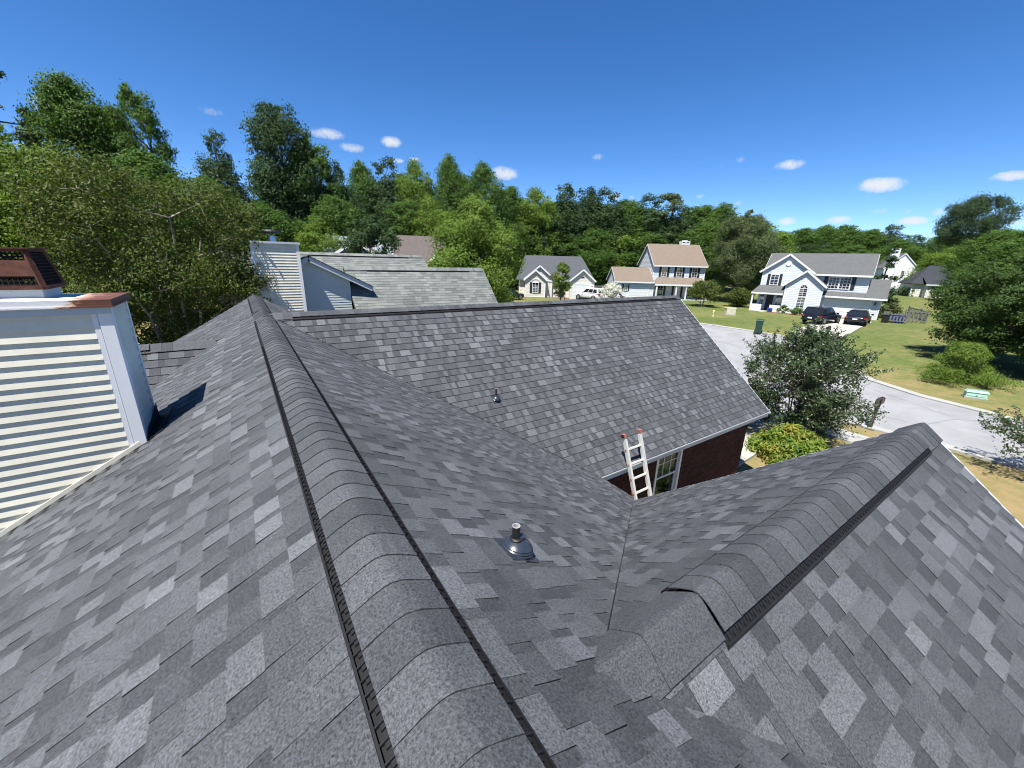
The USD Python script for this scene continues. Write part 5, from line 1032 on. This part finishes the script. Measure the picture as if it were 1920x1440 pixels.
# the wood: (prototype, x, y, height, radius, what sets it apart)
def far(x, y, k): return (CAM[0] + (x - CAM[0]) * k, CAM[1] + (y - CAM[1]) * k)
WOOD = [
    ('class_airy', -16.0, 59.0, 20.9, 4.4, 'tall airy tree at the far left with sky showing through', None), ('class_forest_a', -20.0, 56.0, 17.5, 4.2, 'tall tree cut by the left edge of the photo', None), ('class_forest_a', -11.0, 58.1, 20.5, 4.0, 'tall dense tree second from the left in the skyline', None),
    ('class_forest_c', -6.1, 57.3, 20.4, 3.0, 'tall open tree with upright wisps above the olive tree', None), ('class_forest_a', -8.6, 60.5, 19.2, 3.6, 'tall tree between the dense tree and the upright wisps', None),
    ('class_bright', -14.0, 47.5, 14.2, 4.4, 'bright green maple above the rusty chimney cap', None), ('class_bright', -10.3, 46.2, 12.6, 4.2, 'bright green tree below the tall dense skyline tree', None), ('class_forest_b', -5.0, 44, 12.5, 4.4, 'mid green tree behind the pale branches of the olive tree', None), ('class_bright', -19, 44, 11, 4.4, 'bright tree at the left edge above the chimney', None),
    ('class_dark', -0.2, 63.5, 19.0, 2.9, 'lone narrow dark tree left of the ivy-clad tower tree', None), ('class_tower', 5.2, 50.8, 19.6, 3.6, 'tall dark ivy-clad tree that towers over the wood', None), ('class_dark', 7.0, 52.6, 16.5, 3.4, 'dark shoulder of foliage right of the ivy-clad tower tree', None), ('class_forest_c', 8.0, 50.3, 16.8, 3.3, 'dark open-topped tree right of the ivy-clad tower tree', None), ('class_dark', 10.3, 50.3, 15.0, 2.5, 'narrow dark tree at the right foot of the ivy-clad tower tree', None),
    ('class_forest_b', 2.2, 44.0, 9.6, 3.6, 'rounded tree above the next-door chimney', None), ('class_bright', 6.6, 42.7, 8.6, 2.9, 'bright low tree behind the small far rake', None), ('class_forest_a', 8.6, 43.5, 11.0, 3.0, 'mid green tree behind the round cedar', None), ('class_forest_b', -1.6, 47, 11.5, 3.8, 'rounded tree behind the right edge of the olive tree', None)]
r_ = np.random.default_rng(77)
cnt = {}
for px, x, y, H, k in sorted([(690, 18.9, 73.3, 19.7, 1), (735, 22.4, 70.9, 20.3, 1), (785, 26.2, 68.3, 20.4, 1), (845, 30.7, 65.2, 20.9, 1), (905, 35.3, 62.0, 20.4, 1), (870, 32.6, 63.9, 18.7, 1.05), (950, 38.8, 59.7, 17.0, 1.1), (1000, 42.6, 57.1, 17.5, 1.12), (1055, 46.8, 54.2, 18.0, 1.15), (1095, 49.8, 52.1, 17.2, 1.18), (1125, 52.1, 50.6, 17.5, 1.18), (1165, 55.2, 48.5, 15.9, 1.2), (1205, 58.2, 46.4, 16.2, 1.2), (1240, 60.9, 44.6, 16.8, 1.2), (1270, 63.2, 43.1, 14.6, 1.18), (1300, 65.5, 41.6, 15.2, 1.18), (1340, 68.5, 39.4, 14.9, 1.15), (1385, 72.0, 37.0, 12.6, 1.15), (1420, 75.0, 35.2, 12.0, 1.15),
                       (660, 13.7, 61.6, 12.9, 1), (730, 18.1, 58.6, 12.6, 1), (770, 20.3, 57.2, 13.0, 1), (810, 22.8, 55.3, 13.5, 1), (990, 34.4, 47.4, 12.0, 1.4), (1045, 37.8, 45.1, 11.0, 1.42), (1110, 41.9, 42.3, 10.3, 1.35), (1150, 44.5, 40.6, 10.4, 1.42), (1185, 46.8, 39.0, 10.2, 1.42), (945, 31.5, 50.0, 11.5, 1.35), (1080, 40.2, 43.6, 9.4, 1.38)]):
    X, Y = far(x, y, k); H = H if k == 1 else (H - 6.3) * k + 6.0
    key = ['class_forest_a', 'class_forest_b', 'class_forest_c', 'class_dark', 'class_bright', 'class_conical'][int(r_.choice(6, p=[.33, .3, .12, .07, .17, .01]))]
    if px in (1055, 1125): key = 'class_dark'
    if px == 1240: key = 'class_airy'
    look = {'class_forest_a': 'mid green upright', 'class_forest_b': 'mid green rounded', 'class_forest_c': 'open-crowned', 'class_dark': 'dark green', 'class_bright': 'bright green', 'class_conical': 'pointed dark', 'class_airy': 'airy grey-green'}[key]
    row = 'skyline' if px not in (660, 730, 770, 810, 990, 1045, 1110, 1150, 1185, 945, 1080) else 'lower'
    place = 'above the next-door roofs' if px < 880 else 'behind the bright maple' if px < 960 else 'behind the cream house' if px < 1120 else 'behind the white house' if px < 1320 else 'beyond the broad grey-green tree'
    cnt[(look, row, place)] = cnt.get((look, row, place), 0) + 1; nth = ['leftmost', 'second', 'third', 'fourth', 'fifth', 'sixth', 'seventh'][cnt[(look, row, place)] - 1]
    WOOD.append((key, X, Y, H * float(r_.uniform(.98, 1.03)), (4.6 if px not in (660, 730, 770, 810) else 4.0) * k * float(r_.uniform(.85, 1.1)), f'{nth} {look} {row} tree of the wood {place}', F3))
for px, x, y, H in sorted([(1455, 127.5, 55.0, 13.6), (1490, 131.9, 51.9, 14.5), (1530, 136.9, 48.5, 15.0), (1570, 141.9, 45.1, 15.6), (1612, 147.2, 41.5, 14.7), (1650, 152.0, 38.2, 15.9), (1700, 158.2, 33.9, 13.4), (1745, 163.9, 30.0, 13.3), (1790, 169.6, 26.2, 14.1), (1505, 128, 48, 10), (1590, 136, 41, 10), (1680, 147, 34, 10.5), (1840, 165, 17, 14), (1890, 165, 8, 14.5)]):
    key = ['class_forest_b', 'class_dark', 'class_forest_a'][int(r_.choice(3))]; look = {'class_forest_a': 'upright mid green', 'class_forest_b': 'rounded mid green', 'class_dark': 'dark'}[key]
    place = 'above the left half of the blue house roof' if px < 1560 else 'above the right half of the blue house roof' if px < 1660 else 'above the plain white gable' if px < 1720 else 'left of the umbrella-shaped pine' if px < 1760 else 'at the right edge beyond the pine'
    kk = (look, 'far', place); cnt[kk] = cnt.get(kk, 0) + 1
    WOOD.append((key, x, y, H + .6, 6.2 * float(r_.uniform(.85, 1.15)), ['leftmost', 'second', 'third', 'fourth', 'fifth'][cnt[kk] - 1] + f' {look} distant tree {place}', 'trees of the far line on the right'))
for i in range(22):
    a = math.radians(-24 + i * 3.95); d = 96 + 9 * math.sin(i * 2.3); x, y = CAM[0] + d * math.sin(a), CAM[1] + d * math.cos(a)
    WOOD.append((['class_forest_b', 'class_forest_a', 'class_dark'][i % 3], x, y, (15.5 if a < .75 else 14) + 1.5 * math.sin(i * 1.7), 6.6, 'tree deep in the wood, seen only through the gaps between nearer crowns', 'trees deep in the wood'))
WOOD += [('class_pine', 139.8, 21.8, 21.2, 6.0, 'big umbrella-shaped pine standing above the far trees', None), ('class_bright', 111.4, 18.0, 9.0, 5.0, 'mid green tree right of the umbrella-shaped pine, behind the dark hipped roof', None), ('class_forest_b', 96.9, 11.3, 11.0, 5.2, 'broad green tree below the umbrella-shaped pine', None), ('class_forest_a', 94.5, 6.0, 12.0, 5.2, 'green tree at the right edge, behind the lawn trees', None), ('class_forest_b', 80, 8.0, 9.0, 4.4, 'rounded tree behind the dark lawn tree', None),
         ('class_bright', 60.5, 3.9, 7.5, 3.9, 'bright green tree behind the dark lawn tree at the right', None), ('class_forest_a', 52.0, 0.0, 9.2, 3.8, 'tall leafy tree at the right edge behind the lawn trees', None), ('class_forest_b', 118, 27.5, 10.5, 4.5, 'tree rising between the plain gable and the dark hipped roof', None)]
for key, x, y, H, R, l, g in WOOD: plant(key, x, y, H, R, l, g)

# ------------------------------------------------------------------ small things
def wheelie(name, label, x, y, rz, m, lid, H=1.05):
    t = thing(name, label, 'bin', (x, y, float(hgt(x, y)) + .02), rz)
    a, b = .27, .33
    obj('body', MB().hexa([(-a * .8, -b * .8, .08), (a * .8, -b * .8, .08), (a * .8, b * .8, .08), (-a * .8, b * .8, .08), (-a, -b, H), (a, -b, H), (a, b, H), (-a, b, H)]), m, t)
    mb = MB(); mb.hexa([(-a - .03, -b - .03, H + .002), (a + .03, -b - .03, H + .002), (a + .03, b + .06, H + .002), (-a - .03, b + .06, H + .002), (-a, -b, H + .07), (a, -b, H + .07), (a, b + .04, H + .1), (-a, b + .04, H + .1)]); obj('lid', mb, lid, t)
    obj('handle', MB().tube([(-a, b + .1, H - .06), (a, b + .1, H - .06)], .02, 6), lid, t)
    for s in (-1, 1): obj('wheel', MB().lathe([(.001, -.03), (.13, -.03), (.13, .03), (.001, .03)], 16, (s * .25, b * .85, .13), (1, 0, 0)), 'tyre', t)
    return t
t = wheelie('wheeled_bin', 'dark green wheeled bin standing at the kerb of the turning circle', 36.2, 16.0, -1.2, 'bin_green', 'bin_green', 1.15)
mb = MB(); v, f = meshkit.arrays(meshkit.text_mesh('W', .16, .01), False)[:2] if False else (None, None)
wheelie('wheeled_bin', 'blue-lidded bin beside the attached garage of the white house', 42.6, 42.6, -.6, 'dark_paint', 'pot_blue', 1.3)
wheelie('wheeled_bin', 'first of three dark bins beside the double garage, by the fence', 55.2, 12.35, -1.5, 'dark_paint', 'dark_paint', .8)
def mailbox(label, x, y, rz, m, H=1.2):
    t = thing('mailbox', label, 'mailbox', (x, y, float(hgt(x, y))), rz)
    obj('post', MB().box(-.05, .05, -.05, .05, -.3, H + .12), m, t); obj('arm', MB().box(-.34, .28, -.045, .045, H - .24, H - .15), m, t)
    obj('brace', MB().beam((0, 0, H - .6), (-.27, 0, H - .24), .07, .07, (0, 1, 0)), m, t)
    s = trimesh.creation.cylinder(.09, .48, sections=20); s.apply_transform(trimesh.transformations.rotation_matrix(PI / 2, (0, 1, 0))); s.apply_translation((-.2, 0, H + .0))
    mb = MB().tm(s); mb.box(-.44, .04, -.09, .09, H - .149, H); obj('box', mb, 'dark_paint', t)
    obj('door', MB().box(-.452, -.441, -.085, .085, H - .14, H + .06), 'dark_paint', t); obj('flag', MB().box(-.1, -.06, .092, .1, H - .05, H + .14).box(-.1, .02, .092, .1, H + .08, H + .14), 'tail_light', t)
    obj('foot_board', MB().box(-.16, .16, -.16, .16, -.1, .03), m, t)
mailbox('dark wooden mailbox post on the grass strip by the near kerb', 20.0, 3.95, PI, 'post_wood', 1.2)
mailbox('black mailbox on a post beside the drive of the blue house', 37.6, 11.5, 0, 'dark_paint', 1.15)
def cabinet(name, label, x, y, rz, m, w, d, h, ribs=0):
    t = thing(name, label, 'utility box', (x, y, float(hgt(x, y))), rz)
    obj('plinth', MB().box(-w / 2 - .05, w / 2 + .05, -d / 2 - .05, d / 2 + .05, -.2, .06), 'kerb', t)
    obj('body', MB().box(-w / 2, w / 2, -d / 2, d / 2, .06, h), m, t)
    obj('lid', MB().hexa([(-w / 2 - .03, -d / 2 - .03, h + .002), (w / 2 + .03, -d / 2 - .03, h + .002), (w / 2 + .03, d / 2 + .03, h + .002), (-w / 2 - .03, d / 2 + .03, h + .002), (-w / 2, -d / 2, h + .09), (w / 2, -d / 2, h + .09), (w / 2, d / 2, h + .05), (-w / 2, d / 2, h + .05)]), m, t)
    obj('door_panel', MB().box(-w * .44, w * .44, -d / 2 - .015, -d / 2, .12, h - .08), m, t); obj('latch', MB().box(-.03, .03, -d / 2 - .035, -d / 2 - .015, h * .5, h * .6), 'chrome', t)
    for k in range(ribs): obj('rib', MB().box(-w / 2 + w * (k + .3) / ribs, -w / 2 + w * (k + .7) / ribs, -d / 2, d / 2, h + .09, h + .105), m, t)
cabinet('utility_cabinet', 'low pale green utility cabinet on the verge by the spreading conifer', 28.9, 2.35, -1.15, 'cabinet_green', .72, .32, .3, 9)
cabinet('utility_cabinet', 'beige metal utility cabinet on the lawn of the white house', 45.0, 23.2, -.75, 'cabinet_beige', .95, .7, .75)
t = thing('hydrant', 'small yellow-green hydrant left of the beige cabinet', 'hydrant', (42.2, 23.5, float(hgt(42.2, 23.5))))
obj('barrel', MB().lathe([(.001, 0), (.12, 0), (.12, .04), (.08, .06), (.08, .5), (.11, .52), (.1, .58), (.05, .66), (.001, .68)], 16), 'hydrant', t); obj('outlet', MB().lathe([(.001, -.15), (.05, -.15), (.05, .15), (.001, .15)], 12, (0, 0, .4), (1, 0, 0)), 'hydrant', t)
t = thing('lamp_post', 'thin dark lamp post in front of the cream house', 'lamp post', (36.6, 41.6, float(hgt(36.6, 41.6))))
obj('post', MB().tube([(0, 0, -.2), (0, 0, 3.4)], [.06, .04], 8), 'dark_paint', t); obj('lantern', MB().lathe([(.001, 3.4), (.1, 3.45), (.14, 3.75), (.18, 3.78), (.05, 3.92), (.001, 3.95)], 8), 'dark_paint', t)
def fence(label, pts, H, gap, board, m):
    t = thing('fence', label, 'fence', (pts[0][0], pts[0][1], float(hgt(*pts[0]))))
    o = np.array([*pts[0], float(hgt(*pts[0]))])
    for p, q in zip(pts[:-1], pts[1:]):
        p3, q3 = np.array([*p, float(hgt(*p))]) - o, np.array([*q, float(hgt(*q))]) - o; L = np.linalg.norm(q3 - p3); d = (q3 - p3) / L; n = np.array([-d[1], d[0], 0])
        k = max(1, int(L / 1.6))
        for i in range(k + 1): c = p3 + d * L * i / k; obj('post', MB().beam(c - [0, 0, .2], c + [0, 0, H + .1], .1, .1, n), m, t)
        for z in (.22, H - .12): obj('rail', MB().beam(p3 + [0, 0, z], q3 + [0, 0, z], .04, .09), m, t)
        s = 0.1
        while s < L - .05: c = p3 + d * s + n * .045; obj('slat', MB().beam(c + [0, 0, .1], c + [0, 0, H], board, .02, n), m, t); s += gap
fence('weathered grey picket fence beside the double garage', [(55.4, 12.6), (56.2, 10.9)], 1.0, .26, .14, 'wood_grey')
fence('open grey wooden deck railing behind the picket fence', [(57.6, 11.4), (58.6, 9.9), (61.5, 11.0), (64, 12.5)], 1.25, .34, .13, 'wood_grey')
fence('grey plank fence between the cream house and the white house', [(45.2, 49.3), (49.8, 44.6)], 1.7, .16, .145, 'wood_grey')
for k, (x, y) in enumerate([(55.3, 12.0), (55.5, 11.55), (55.7, 11.1)]):
    t = thing('rain_barrel', ['left', 'middle', 'right'][k] + ' one of three blue barrels standing behind the picket fence', 'barrel', (x + .85, y + .25, float(hgt(x, y))), 0)
    obj('barrel', MB().lathe([(.001, 0), (.22, 0), (.26, .25), (.26, .6), (.22, .85), (.001, .86)], 18), 'bin_blue', t)
for x, y, l in ((53.2, 24.2, 'blue glazed pot at the left end of the blue house porch'), (53.0, 22.6, 'blue glazed pot right of the porch steps of the blue house')):
    t = thing('plant_pot', l, 'pot', (x, y, float(hgt(x, y)))); obj('pot', MB().lathe([(.001, 0), (.2, 0), (.3, .4), (.3, .5), (.24, .5), (.001, .44)], 18), 'pot_blue', t)
